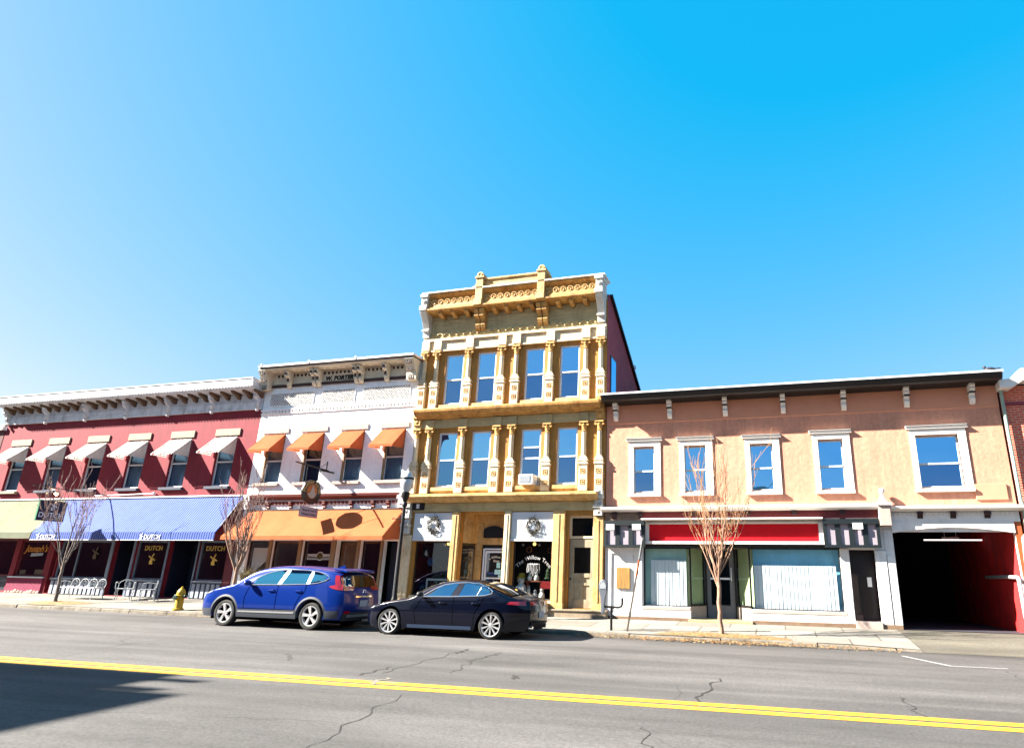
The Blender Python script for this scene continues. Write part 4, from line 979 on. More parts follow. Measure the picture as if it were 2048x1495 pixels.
# recessed entry: canted side, inner wall, transom and door
YI = .90
q = MB(); q.add([(-10.93,.25,-1.2),(-10.68,YI,-1.2),(-10.68,YI,2.12),(-10.93,.25,2.12)], [(0,1,2,3)]); q.add([(-10.68,YI,1.04),(-9.2,YI,1.04),(-9.2,YI,2.12),(-10.68,YI,2.12)], [(0,1,2,3)]); q.add([(-9.2,YI,-1.2),(-9.2,.25,-1.2),(-9.2,.25,2.12),(-9.2,YI,2.12)], [(0,1,2,3)]); q.add([(-10.93,.25,2.12),(-10.68,YI,2.12),(-9.2,YI,2.12),(-9.2,.25,2.12)], [(0,1,2,3)]); q.box(-10.69, -10.46, YI-.05, YI+.02, -1.2, 1.04)
q.build('entry_wall', M_YE, yb)
q = MB(); q.add([(-10.925,.22,-.35),(-10.70,.81,-.35),(-10.70,.81,1.07),(-10.925,.22,1.07)], [(0,1,2,3)]); q.build('side_pane', G_SHADE, yb)
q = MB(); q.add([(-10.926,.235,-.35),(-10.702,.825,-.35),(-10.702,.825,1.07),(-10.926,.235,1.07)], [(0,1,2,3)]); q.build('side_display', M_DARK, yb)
q = MB(); q.box(-10.46, -9.22, YI, YI+.05, -1.2, 1.035); d = q.build('door', M_IRON, yb)
M_ALU = mk('aluminium', (.75, .78, .85), metallic=.5, rough=.35, var=.05)
q = MB(); q.box(-10.40, -10.34, YI-.03, YI-.002, -1.15, .90); q.box(-10.31, -10.25, YI-.03, YI-.002, -1.15, .82); q.box(-10.25, -9.3, YI-.03, YI-.002, .76, .82); q.box(-10.34, -9.3, YI-.04, YI-.002, .86, .91); q.box(-10.25, -9.3, YI-.05, YI-.002, -.14, -.09); q.build('door_frame', M_ALU, d)
q = MB(); q.add([(-10.25,YI-.012,-1.1),(-9.3,YI-.012,-1.1),(-9.3,YI-.012,.76),(-10.25,YI-.012,.76)], [(0,1,2,3)]); q.build('pane', G_SHADE, d)
q = MB(); vs, fs = text_pts("The Willow Tree", .115); out = [(-9.86+(.5+v.y)*math.sin(v.x/.5), YI-.03-v.z, .08+(.5+v.y)*math.cos(v.x/.5)) for v in vs]; q.add(out, fs); lettering(q, "Shop", -9.86, YI-.03, .44, .12); q.build('lettering', M_WHL, d)
for a_, b_, c_, d_ in ((-9.84, -9.70, .24, .42), (-9.90, -9.66, .02, .18), (-9.76, -9.64, -.08, .0)):
    q = MB(); q.box(a_, b_, YI-.035, YI-.03, c_, d_); q.build('window_notice', mk('blue_white_notice', (.6, 1.2, 1.5), var=.3, nscale=14), d)
q = MB(); q.prism('Y', [(-10.42, 1.28), (-9.64, 1.28), (-9.64, 1.60), (-9.85, 1.68), (-10.05, 1.71), (-10.25, 1.67), (-10.42, 1.60)], YI-.05, YI+.02); q.build('transom_light', M_IRON, yb)
# right hand door
q = MB(); q.box(-6.88, -5.99, .12, .17, 1.22, 1.30); q.box(-6.88, -6.80, .10, .18, 1.30, 1.98); q.box(-6.05, -5.99, .10, .18, 1.30, 1.98); q.box(-6.80, -6.05, .10, .18, 1.9, 1.98); o = q.build('transom', M_YEP, yb)
q = MB(); q.add([(-6.8,.14,1.30),(-6.05,.14,1.30),(-6.05,.14,1.90),(-6.8,.14,1.90)], [(0,1,2,3)]); q.build('pane', G_SHADE, o)
M_DOORC = mk('worn_cream_door', (.52, .45, .30), rough=.7, var=.2, nscale=4, stain=(.25, .18, .10), stain_amt=.7, stain_scale=2.5)
q = MB(); q.wall(-6.86, -6.01, -.99, 1.2, [(-6.70, -6.12, .10, .93), (-6.71, -6.47, -.72, -.28), (-6.38, -6.14, -.72, -.28), (-6.71, -6.14, -.20, -.03)], y=.14, depth=.03); q.box(-6.88, -5.99, .172, .18, -.99, 1.2); d = q.build('door', M_DOORC, yb)
q = MB(); q.add([(-6.7,.165,.10),(-6.12,.165,.10),(-6.12,.165,.93),(-6.7,.165,.93)], [(0,1,2,3)]); q.build('pane', glass('door_glass', refl=.12, tint=(.1, .1, .12)), d)
q = MB(); q.ball((-6.80, .11, -.08), .035, 8); q.build('handle', M_IRON, d)
q = MB(); q.box(-7.43, -5.45, -.32, -.0, -1.40, -1.03); q.box(-7.46, -5.42, -.36, -.0, -1.07, -1.02); q.build('door_step', mk('old_step_stone', (.40, .30, .20), var=.25, nscale=4, bump=.3), yb, bevel=.01)

# ------------------------------------------------------------------ orange stucco building
M_ORG = mk('salmon_stucco', (1.04, 0.465, 0.30), rough=0.85, var=0.10, nscale=1.3, bump=0.5, bscale=7, stain=(1.0, .54, .37), stain_amt=.5, stain_scale=1.1, streak=.26)
M_ORF = mk('smooth_salmon_paint', (1.05, 0.46, 0.28), rough=0.75, var=0.08, nscale=2)
M_TRW = mk('cream_white_trim', (1.3, 1.22, 1.12), rough=0.6, var=0.05)
M_GUT = mk('dark_gutter', (0.010, 0.008, 0.008), rough=0.5, var=.2)
M_OCHD = mk('dark_red_dentil_paint', (0.24, 0.022, 0.022), rough=.6, var=.15)
M_SHOPW = mk('off_white_shop_paint', (1.3, 1.26, 1.22), rough=.7, var=.06, nscale=2, stain=(.5, .46, .42), stain_amt=.35)
ob = thing('orange_building', 'long two storey salmon orange stucco building with white window trim and an arched carriage passage', 'building', (0, 0, -1.28))
OX0, OX1 = -5.58, 6.64
ow = [(-4.63, -3.90, 2.70, 4.24), (-2.90, -2.16, 2.70, 4.22), (-.75, -.02, 2.70, 4.20), (1.36, 2.12, 2.70, 4.26), (4.20, 5.40, 2.70, 4.28)]
m = MB(); m.wall(OX0, OX1, 1.9, 5.1, [w for w in ow], depth=.16); m.build('wall', M_ORG, ob)
m = MB(); m.wall(OX0, OX1, 5.10, 5.85, [], y=-.03); m.add([(OX0,-.03,5.10),(OX1,-.03,5.10),(OX1,0,5.08),(OX0,0,5.08)], [(0,3,2,1)]); m.build('eaves_board', M_ORF, ob)
m = MB()
m.wall(OX0, OX1, -1.45, 1.9, [(-4.30, -2.80, -.85, .93), (-2.80, -.95, -1.2, .93), (-.95, 1.72, -.86, .93), (1.98, 2.70, -1.1, .90), (3.25, 6.46, -1.5, 1.42)], depth=.12); m.build('shop_wall', M_SHOPW, ob)
m = MB(); m.add([(OX0,.02,-1.4),(OX0,12,-1.4),(OX0,12,5.8),(OX0,.02,5.8)], [(0,1,2,3)]); m.add([(OX1,.02,-1.4),(OX1,.02,5.8),(OX1,12,5.8),(OX1,12,-1.4)], [(0,1,2,3)]); m.add([(OX0,12,-1.4),(OX1,12,-1.4),(OX1,12,5.8),(OX0,12,5.8)], [(0,1,2,3)]); m.build('outer_wall', M_ORF, ob)
m = MB(); m.box(OX0+.02, OX1-.02, .03, 11.98, 5.6, 5.8); m.build('roof', M_ROOF, ob)
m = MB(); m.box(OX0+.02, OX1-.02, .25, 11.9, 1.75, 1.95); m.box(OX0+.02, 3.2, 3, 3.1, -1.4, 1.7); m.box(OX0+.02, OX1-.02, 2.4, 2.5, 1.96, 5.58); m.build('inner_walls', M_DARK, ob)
for i, (a, b, z0, z1) in enumerate(ow):
    w = sash(ob, a, b, z0, z1, 3.43, M_WHITEFR, G_BLUE, y=.10, fw=.045, curtain=M_CURTD if i != 4 else None, cz=(z0, z1), gl2=G_BLUE if i in (1, 2, 3) else G_MID)
    fa = .14
    q = MB(); q.box(a-.02, a+.02, -.035, .1, z0, z1+.0); q.box(b, b+.22, -.04, .1, z0-.04, z1+.02); q.box(a-.14, b+.22, -.045, .1, z1+.02, z1+.20); q.box(a-.14, a-.02, -.04, .0, z0-.04, z1+.018)
    q.box(a-.22, b+.29, -.10, .0, z1+.20, z1+.25); q.prism('X', [(0, z1+.25), (-.12, z1+.25), (-.15, z1+.30), (0, z1+.33)], a-.23, b+.27)
    q.build('casing', M_TRW, w, bevel=.006)
    q = MB(); q.box(a-.16, b+.22, -.13, .09, z0-.13, z0-.041); q.build('sill', M_TRW, w, bevel=.008)
q = MB(); q.box(5.62, 6.45, -.05, 0, 2.32, 2.78); q.build('stucco_patch', M_ORF, ob, bevel=.01)
# eaves
q = MB(); q.prism('X', [(-.03, 5.74), (-.62, 5.80), (-.66, 5.74), (-.74, 5.78), (-.80, 5.90), (-.80, 5.94), (.3, 5.98), (.3, 5.74)], OX0-.02, OX1+.0); g_ = q.build('gutter', M_GUT, ob)
q = MB(); q.box(OX0-.02, OX1+.02, -.84, .3, 5.945, 6.0); q.build('drip_edge', M_FLASH, g_)
for x in (-5.22, -3.33, -1.46, .40, 2.26, 4.10, 5.92):
    q = MB(); console(q, x, .15, 5.80, .34, .62, y=-.03); o = q.build('eaves_bracket', M_TRW, ob, bevel=.006); q = MB(); q.box(x-.085, x+.085, -.30, -.03, 5.50, 5.535); q.build('collar', M_GUT, o)
# belt and frieze
q = MB(); q.prism('X', [(0, 2.06), (-.22, 2.08), (-.30, 2.13), (-.32, 2.20), (0, 2.26)], OX0-.1, 2.92); q.build('belt_course', M_TRW, ob)
q = MB(); q.box(-4.3, 2.9, -.10, 0, 1.84, 2.055)
n = 48
for i in range(n): q.box(-4.2+i*7.05/n, -4.14+i*7.05/n, -.125, -.10, 1.90, 1.99)
q.build('dentil_frieze', M_OCHD, ob)
q = MB(); q.box(OX0, -4.302, -.08, 0, 1.80, 2.055); q.build('frieze_end', mk('bare_brown_board', (.26, .18, .12), var=.4, nscale=7), ob)
for x in (-5.25, -4.35, -2.6, -.9, .5, 1.9):
    q = MB(); console(q, x, .16, 2.05, .2, .25); q.build('frieze_bracket', M_CHOC, ob)
q = MB(); q.box(-4.30, 1.30, -.36, 0, 1.79, 1.835); q.build('sign_rail', M_TRW, ob)
sg = thing('fascia_sign', 'long blank red fascia sign board in a white frame over the empty shop', 'sign', (-1.4, 0, 1.4))
q = MB(); q.box(-4.08, 1.17, -.05, -.004, 1.135, 1.66); q.build('board', mk('red_sign_board', (1.0, .016, .03), rough=.6, var=.05, spec=.1), sg)
q = MB(); q.box(-4.20, 1.30, -.16, -.002, 1.045, 1.13); q.box(-4.20, -4.085, -.12, -.002, 1.13, 1.70); q.box(1.175, 1.30, -.12, -.002, 1.13, 1.70); q.box(-4.085, 1.175, -.08, -.002, 1.665, 1.72); q.build('frame', M_TRW, sg)
q = MB(); q.box(-4.3, 1.75, -.03, .1, .93, 1.04); q.build('shop_head', M_GUT, ob)
# dark framed pane boxes either side of the sign
M_BOXT = mk('teal_black_frame', (.006, .014, .018), rough=.5, var=.3, nscale=8)
M_LILAC = mk('lilac_grey_panel', (.50, .43, .50), rough=.7, var=.1)
def pane_box(x0, x1, z0, z1, n, lab, d=.22):
    t = thing('sign_box', lab, 'sign', ((x0+x1)/2, 0, (z0+z1)/2), 'panelled sign boxes beside the red sign')
    q = MB(); q.box(x0, x1, -d, -.003, z0, z1)
    o = q.build('box', M_LILAC, t)
    q = MB(); q.box(x0-.02, x1+.02, -d-.10, -d, z1-.13, z1+.02); q.box(x0-.02, x1+.02, -d-.07, -d, z0-.02, z0+.06)
    for i in range(n+1):
        x = x0+(x1-x0)*i/n; q.box(x-.075 if i else x-.02, x+.075 if i < n else x+.02, -d-.045, -d, z0+.06, z1-.13)
    q.build('frame', M_BOXT, t)
    q = MB()
    for i in ((0, 2) if n == 3 else (2,)):
        x = x0+(x1-x0)*(i+.5)/n; q.box(x-.15, x+.13, -d-.14, -d-.10, z1-.28, z1-.10)
    q.build('lamp_head', M_OLDWH, t)
pane_box(-5.54, -4.22, .95, 1.75, 3, 'dark framed box of three lilac panels at the left end of the red sign')
pane_box(1.32, 2.86, .97, 1.76, 4, 'dark framed box of four lilac panels at the right end of the red sign')
# shop fronts
q = MB(); q.wall(-5.50, -4.34, -1.2, .93, [(-5.36, -4.42, -1.1, .74)], y=-.04, depth=.035); q.build('panelled_wall', M_SHOPW, ob)
pl = MB(); pl.box(-5.18, -4.73, -.06, -.005, -.35, .30); tag(pl.build('plywood_board', mk('weathered_plywood', (.52, .27, .06), rough=.7, var=.45, nscale=3, stretch=(5, 1, .8)), bevel=.01), 'small weathered orange plywood board on the white shop wall', 'board')
q = MB(); q.tube([(-4.62, -.05, .70), (-4.60, -.055, .2), (-4.53, -.055, -.3), (-4.56, -.055, -.7), (-4.48, -.055, -1.05)], .008, 5); q.build('wall_cable', mk('grey_cable', (.3, .3, .28)), ob)
M_TEALC = mk('teal_sky_reflection', (.95, 1.45, 1.3), rough=.9, var=.15)  # sky reflected in the glass, painted as a pale teal sheet
M_SKYC = mk('blue_sky_reflection', (.5, 1.2, 1.6), rough=.9, var=.2)  # bluer sheet, its colour painted to read as sky in the glass
G_VIT = glass('large_shop_glass', refl=.10, tint=(.85, .9, .92), wob=.02)
def blind(parent, x0, x1, z0, z1, y, pitch=.115):
    q = MB(); n = int((x1-x0)/pitch); r = random.Random(int(x0*10))
    for i in range(n):
        x = x0+i*pitch; a = r.uniform(-.004, .004); q.add([(x,y+.008+a,z0),(x+pitch*.97,y-.006-a,z0),(x+pitch*.97,y-.006-a,z1),(x,y+.008+a,z1)], [(0,1,2,3)])
    q.build('vertical_blind', M_BLINDV, parent)
M_BLINDV = mk('pale_vertical_blind', (1.4, 1.46, 1.48), rough=.9, var=.04)
w = front(ob, -4.30, -2.80, -.85, .93, M_GUT, G_VIT, y=.05, fw=.03); blind(w, -4.08, -2.90, -.82, .55, .16)
q = MB(); q.box(-4.29, -2.87, .30, .32, -.9, .92); q.build('colour_sheet', M_TEALC, w)
w = front(ob, -.95, 1.72, -.86, .93, M_GUT, G_VIT, y=.05, fw=.03); blind(w, -.83, 1.68, -.83, .42, .16)
q = MB(); q.box(-.89, 1.71, .30, .32, -.9, .92); q.build('colour_sheet', M_SKYC, w)
for a, b, zt in ((-4.34, -2.80, -.86), (-.94, 1.78, -.87)):
    q = MB(); q.box(a, b, -.06, .04, zt-.09, zt); q.build('window_ledge', M_TAUPE, ob, bevel=.006)
    q = MB(); q.box(a, b, -.045, -.002, -1.17, zt-.092); q.build('stall_riser', M_SHOPW, ob)
q = MB(); q.box(OX0, -2.80, -.055, -.001, -1.45, -1.172); q.box(-.94, 3.24, -.065, -.001, -1.45, -1.172); q.build('plinth', mk('brown_stone_plinth', (.30, .19, .12), rough=.9, var=.3, nscale=4, bump=.4), ob, bevel=.01)
q = MB(); q.box(1.74, 1.98, -.05, .02, -1.17, .93); q.box(2.70, 3.0, -.06, .02, -1.17, .88); q.box(3.02, 3.24, -.04, .02, -1.17, .74); q.box(3.0, 3.24, -.02, .02, .74, 1.5); q.build('pilaster', M_SHOPW, ob, bevel=.01)
# recessed shop entry
M_GRN = mk('sage_glass_backdrop', (.75, .88, .46), rough=.9, var=.1)
def splay(xa, xb, name):
    q = MB(); q.add([(xa,.12,-.80),(xb,.95,-.80),(xb,.95,.93),(xa,.12,.93)], [(0,1,2,3)]); w = q.build('side_window', G_VIT, ob)
    s = .05 if xb > xa else -.05
    q = MB(); q.add([(xa-s*2.2,.16,-.80),(xb-s*2.2,.99,-.80),(xb-s*2.2,.99,.93),(xa-s*2.2,.16,.93)], [(0,1,2,3)]); q.build('colour_sheet', M_GRN, w)
    q = MB(); q.bar((xb, .95, -1.2), (xb, .95, .95), .06); q.bar((xa, .12, -.80), (xa, .12, .95), .05); q.bar((xa, .12, -.80), (xb, .95, -.80), .06, .06); q.build('frame', M_GUT, w)
    q = MB(); q.add([(xa,.12,-1.3),(xb,.95,-1.3),(xb,.95,-.83),(xa,.12,-.83)], [(0,1,2,3)]); q.build('stall_riser', M_TAUPE, ob)
splay(-2.80, -2.40, 'l'); splay(-.95, -1.46, 'r')
q = MB(); q.box(-2.82, -.92, .12, 1.1, .94, 1.02); q.build('entry_ceiling', M_TAN, ob)
q = MB(); q.box(-2.45, -1.42, .96, 1.02, -1.2, .95); d = q.build('door', mk('grey_blue_door', (.26, .27, .30), var=.1), ob)
q = MB(); q.add([(-2.24,.955,-.82),(-1.64,.955,-.82),(-1.64,.955,.88),(-2.24,.955,.88)], [(0,1,2,3)]); q.build('pane', glass('black_door_glass', refl=.06, tint=(.04, .04, .04)), d)
q = MB(); q.box(-2.26, -1.62, .93, .955, -.02, .04); q.tube([(-1.58, .92, -.05), (-1.58, .90, .0), (-1.58, .90, .3), (-1.58, .92, .35)], .018, 6); q.build('handle', M_ALU, d)
q = MB(); q.box(-2.85, -.92, -.25, .96, -1.4, -1.20); q.build('door_step', mk('yellow_stone_step', (.56, .46, .26), var=.2, nscale=5), ob, bevel=.01)
# small side door
q = MB(); q.box(1.98, 2.70, .35, .40, -1.1, .88); d = q.build('door', mk('dark_maroon_door', (.030, .010, .012), rough=.5, var=.3), ob)
q = MB(); q.box(2.06, 2.62, .33, .35, -.9, .80); q.build('door_panel', mk('brown_black_panel', (.022, .014, .012), rough=.35), d)
q = MB(); q.box(2.45, 2.57, .30, .33, -.15, .12); q.build('paper_notice', M_WHL, d)
q = MB(); q.box(1.98, 2.70, -.12, .34, -1.42, -1.10); q.build('door_step', M_TAUPE, ob, bevel=.01)
# finial between shop and passage
q = MB(); q.box(2.90, 3.22, -.36, 0, 1.58, 2.17); q.build('finial_block', M_TAUPE, ob, bevel=.01)
q = MB(); q.box(2.86, 3.26, -.42, .0, 2.172, 2.24); q.lathe((3.06, -.2, 2.24), [(.19, 0), (.15, .05), (.09, .12), (.06, .22), (.045, .26), (.05, .28), (.085, .32), (.095, .37), (.07, .43), (0, .46)], 14); q.build('finial', M_TRW, ob, smooth=40)
# passage head
q = MB(); q.prism('X', [(0, 1.99), (-.24, 2.01), (-.32, 2.06), (-.34, 2.12), (0, 2.18)], 3.24, OX1+.1); q.build('belt_course', M_TRW, ob)
q = MB(); q.box(3.25, OX1, -.05, 0, 1.70, 1.985)
n = 26
for i in range(n): q.box(3.35+i*3.2/n, 3.40+i*3.2/n, -.085, -.05, 1.87, 1.97)
q.build('passage_frieze', M_SHOPW, ob)
for x in (4.05, 4.93, 5.82):
    q = MB(); console(q, x, .15, 1.985, .2, .2); q.build('frieze_bracket', M_CHOC, ob)
q = MB(); n = 20; arc = [(3.25+3.21*k/n, 1.39+.15*math.sin(math.pi*k/n)) for k in range(n+1)]
q.prism('Y', [(3.24, 1.70), (3.24, 1.39)]+arc[1:-1]+[(6.46, 1.39), (6.46, 1.70)], -.07, .12); q.build('arch_head', M_SHOPW, ob)
q = MB(); q.box(6.47, 6.64, -.04, .02, -1.4, 1.72); q.build('passage_pier', mk('vermilion_paint', (.62, .12, .03), var=.2), ob)
M_PRED = mk('crimson_passage_paint', (1.1, .03, .03), rough=.8, var=.3, nscale=2.5, stain=(.5, .015, .03), stain_amt=.5)
q = MB(); q.add([(6.46,.12,-1.8),(6.46,8,-1.8),(6.46,8,1.75),(6.46,.12,1.75)], [(0,3,2,1)]); q.build('passage_wall', M_PRED, ob)
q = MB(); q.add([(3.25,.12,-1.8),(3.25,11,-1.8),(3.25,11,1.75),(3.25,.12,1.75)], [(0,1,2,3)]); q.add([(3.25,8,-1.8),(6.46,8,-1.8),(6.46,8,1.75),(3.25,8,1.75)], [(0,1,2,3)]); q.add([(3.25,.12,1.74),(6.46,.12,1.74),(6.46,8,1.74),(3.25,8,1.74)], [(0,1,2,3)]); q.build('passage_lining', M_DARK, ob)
q = MB(); q.grid([[(x, y, z_wall(x)+.014-.008*y) for x in frange(3.26, 6.45, 6)] for y in frange(-.02, 7.95, 6)]); struct('passage_floor', q, mk('shade_dark_floor', (.05, .05, .07), rough=.8, var=.2))  # shade of the passage put into the floor colour
lt = thing('ceiling_tube_light', 'long pale fluorescent tube light fixed inside the dark passage', 'lamp', (5.5, 3.0, 1.6))
q = MB(); q.tube([(4.66, 3, 1.36), (6.40, 3, 1.36)], .022, 8); q.build('tube', mk('white_tube', (.8, .72, .70), emit=.35, var=0), lt)
q = MB(); q.box(5.22, 5.72, 2.95, 3.05, 1.38, 1.45); q.tube([(5.3, 3, 1.45), (5.3, 3, 1.74)], .01, 5); q.tube([(5.65, 3, 1.45), (5.65, 3, 1.74)], .01, 5); q.build('housing', M_OLDWH, lt)
pp_ = MB(); pp_.tube([(6.36, 3.0, .20), (6.36, 1.0, .20), (6.36, .10, .18), (6.34, -.06, .12), (6.33, -.10, .04), (6.33, -.10, -.85), (6.36, -.12, -1.0), (6.50, -.16, -1.16)], .055, 12)
tag(pp_.build('drain_pipe', mk('pale_grey_pipe', (.62, .66, .66), rough=.4, var=.1), smooth=40), 'pale grey pipe bending out of the passage and down its right edge', 'pipe')
pp_ = MB(); pp_.tube([(6.72, -.12, 5.55), (6.72, -.12, 2.3), (6.75, -.14, 2.1), (6.75, -.10, 1.4), (6.62, -.10, 1.25), (6.58, -.10, .6), (6.56, -.10, -1.3)], .05, 10)
tag(pp_.build('downspout', mk('green_white_downspout', (.45, .62, .52), rough=.5, var=.25, nscale=2), smooth=40), 'pale green downspout between the orange building and the red brick building', 'pipe')
bd = thing('pigeon', 'dark bird perched on the right end of the orange building roof', 'bird', (6.42, -.5, 6.0))
q = MB(); q.ball((6.42, -.5, 6.12), .09, 12, (1.7, .8, .8)); q.ball((6.28, -.5, 6.19), .05, 10); q.prism('Y', [(6.24, 6.19), (6.20, 6.18), (6.24, 6.175)], -.505, -.495); q.prism('Z', [(6.52, -.53), (6.70, -.55), (6.72, -.45), (6.52, -.47)], 6.13, 6.15); q.tube([(6.42, -.52, 6.06), (6.42, -.52, 6.0)], .006, 4); q.tube([(6.44, -.48, 6.06), (6.44, -.48, 6.0)], .006, 4)
q.build('body', mk('slate_plumage', (.04, .045, .06), rough=.6), bd, smooth=True)

# ------------------------------------------------------------------ red brick building at the right edge
bb = thing('brick_building', 'red brick building with white stepped cornice cut off by the right edge', 'building', (10, 0, -1.3))
m = MB(); m.wall(6.70, 16, -1.45, 5.7, [(8.6, 9.6, 2.7, 4.5), (11.2, 12.2, 2.7, 4.5), (8.2, 10.6, -.8, 1.0), (11.2, 15, -.8, 1.0)], depth=.2)
m.build('wall', brick('orange_red_brick', (1.15, 0.19, 0.09), (0.85, 0.13, 0.07), (0.9, 0.55, 0.42)), bb)
shell(bb, 6.70, 16, -1.45, 5.9, 5.9, M_SIDE, floor_z=1.9)
for a in (8.6, 11.2): sash(bb, a, a+1, 2.7, 4.5, 3.6, M_WHITEFR, G_BLUE, curtain=M_CURTD)
front(bb, 8.2, 10.6, -.8, 1.0, M_GUT, G_SHADE); front(bb, 11.2, 15, -.8, 1.0, M_GUT, G_SHADE)
q = MB(); q.prism('Y', [(6.62, 5.55), (6.95, 5.55), (7.25, 5.75), (16, 5.75), (16, 6.12), (7.25, 6.12), (6.95, 5.82), (6.62, 5.80)], -.45, .05); q.build('cornice', M_TRW, bb)
q = MB(); q.box(6.70, 16, -.04, 0, 5.10, 5.2); q.build('brick_band', M_SIDE, bb)
# ------------------------------------------------------------------ cars
def paint(name, c, metallic=.35, rough=.32):
    m = mk(name, c, rough=rough, var=.03, nscale=60, metallic=metallic, coat=.45, spec=.12)
    return m
M_TYRE = mk('tyre_rubber', (.022, .021, .019), rough=.8, var=.2, nscale=8)
M_ALLOY = mk('silver_alloy', (.72, .72, .74), metallic=.85, rough=.28, var=.04)
M_CHROME = mk('bright_chrome', (.85, .87, .9), metallic=1.0, rough=.12, var=0)
M_BLKP = mk('black_plastic', (.015, .015, .017), rough=.6, var=.15)
M_GREYP = mk('grey_cladding', (.05, .06, .08), rough=.6, var=.1)
M_CARGL = glass('car_side_glass', refl=.45, tint=(.10, .30, .34), gcol=(.14, .60, .86), wob=.5)
M_CARGD = glass('dark_car_glass', refl=.16, tint=(.05, .06, .07))
M_RED = mk('red_lamp_lens', (.60, .012, .03), rough=.15, var=0, coat=1)
M_LENS = mk('clear_lamp_lens', (.7, .72, .75), rough=.1, var=0, metallic=.3, coat=1)
M_BLK = mk('wheel_well_black', (.002, .002, .002), rough=1.0, var=0, spec=0)

class Car:
    def __init__(s, name, label, loc, L, T, zs_off, W, xf, xr, belt, tum, sill, wheels, R, arch, n=3.2, zc=None):
        s.t = thing(name, label, 'car', loc, 'cars parked along the kerb'); s.loc = Vector(loc)
        s.L, s.T, s.zo, s.W, s.xf, s.xr, s.belt, s.tum, s.sill, s.wh, s.R, s.arch, s.n = L, T, zs_off, W, xf, xr, belt, tum, sill, wheels, R, arch, n
    def put(s, m, name, mat, parent=None, **k):
        m.v = [(a+s.loc.x, b+s.loc.y, c+s.loc.z) for a, b, c in m.v]
        return m.build(name, mat, parent or s.t, **k)
    def X(s, q, z): a = lerp(s.xf, z); return a+q*(lerp(s.xr, z)-a)
    def Q(s, x, z): a = lerp(s.xf, z); return (x-a)/(lerp(s.xr, z)-a)
    def half(s, q, z):
        """half width of the body at station q and height z"""
        x = q*s.L; T = lerp(s.T, x); zs = T-lerp(s.zo, x); w = lerp(s.W, x); b = lerp(s.belt, x)
        def side(z):
            y = w
            lo = .62
            if z < lo: y -= .055*((lo-z)/.4)**2
            elif z < b: y -= .03*((z-lo)/max(.1, b-lo))**2
            if z > b: y -= .03+s.tum*(z-b)
            return y
        if z <= zs: return side(z)
        ys = side(zs); u = min(1, (z-zs)/max(1e-4, T-zs)); return ys*(1-u**s.n)**(1/s.n)
    def zb(s, x):
        z = s.sill
        for c in s.wh:
            d = abs(x-c)
            if d < s.arch: z = max(z, s.R+math.sqrt(s.arch**2-d*d)*1.0)
        return z
    def surf(s, x, z, off=0.0, side=-1):
        return (x, side*(s.half(s.Q(x, z), z)+off), z)
    def body(s, mat):
        qs = set(i/70 for i in range(71))
        for c in s.wh:
            for k in range(-10, 11): qs.add(s.Q(c+s.arch*math.sin(math.pi/2*k/10), .45))
            for e in (-.004, .004): qs.add(s.Q(c-s.arch-abs(e)*2*(e > 0)-.001, .4)); qs.add(s.Q(c+s.arch+.001+abs(e)*2*(e > 0), .4))
        qs = sorted(q for q in qs if 0 <= q <= 1); rows = []; NS, NC = 12, 9
        for q in qs:
            x = q*s.L; T = lerp(s.T, x); zs = T-lerp(s.zo, x); z0 = s.zb(s.X(q, .4)); row = []
            z0 = min(z0, zs-.02)
            row.append((s.X(q, z0), -(s.half(q, z0)-.16), z0+.01))
            for k in range(NS+1):
                z = z0+(zs-z0)*k/NS; row.append((s.X(q, z), -s.half(q, z), z))
            ys = s.half(q, zs)
            for k in range(1, NC+1):
                a = math.pi/2*k/NC; z = zs+(T-zs)*math.sin(a)**(2/s.n); y = ys*math.cos(a)**(2/s.n) if k < NC else 0.0
                row.append((s.X(q, z), -y, z))
            rows.append(row+[(a, -b, c) for a, b, c in row[-2::-1]])
        m = MB(); m.grid(rows)
        # bulged end caps
        for r, sg in ((rows[0], -1), (rows[-1], 1)):
            h = len(r)//2; cap = []
            for k in range(h):
                a, b = r[k], r[len(r)-1-k]; line = []
                for i in range(9):
                    t = i/8; y = a[1]+(b[1]-a[1])*t
                    line.append((a[0]+sg*.05*(1-(2*t-1)**2), y, a[2]))
                cap.append(line)
            cap.append([r[h]]*9); m.grid(cap)
        o = s.put(m, 'body', mat, smooth=45)
        u = MB(); wmin = min(s.wh)-s.arch
        u.box(.25, s.L-.3, -.56, .56, .17, .62); u.box(s.wh[0]+s.arch+.03, s.wh[1]-s.arch-.03, -.78, .78, s.sill-.03, .5)
        u.box(s.L*.32, s.L*.8, -.6, .6, .5, .80)
        s.put(u, 'underbody', M_BLK)
        return o
    def patch(s, lo, up, xl, xr, name, mat, off=.006, nx=14, nz=7, sides=(-1, 1), parent=None):
        """pane on both flanks between lower and upper curves z(x); xl, xr: edges x(v)"""
        o = None
        for sd in sides:
            m = MB(); rows = []
            for j in range(nz+1):
                v = j/nz; row = []
                for i in range(nx+1):
                    a = lin(xl, v); b = lin(xr, v); x = a+(b-a)*i/nx; z0, z1 = lerp(lo, x), lerp(up, x); z = z0+(z1-z0)*v
                    row.append(s.surf(x, z, off, sd))
                rows.append(row)
            m.grid(rows); o = s.put(m, name, mat, parent, smooth=True)
        return o
    def line(s, pts, r, name, mat, off=.004, n=6, sides=(-1, 1), parent=None, dense=6):
        P = []
        for (x0, z0), (x1, z1) in zip(pts, pts[1:]):
            for k in range(dense): P.append((x0+(x1-x0)*k/dense, z0+(z1-z0)*k/dense))
        P.append(pts[-1])
        for sd in sides:
            m = MB(); m.tube([s.surf(x, z, off, sd) for x, z in P], r, n); o = s.put(m, name, mat, parent, smooth=True)
        return o
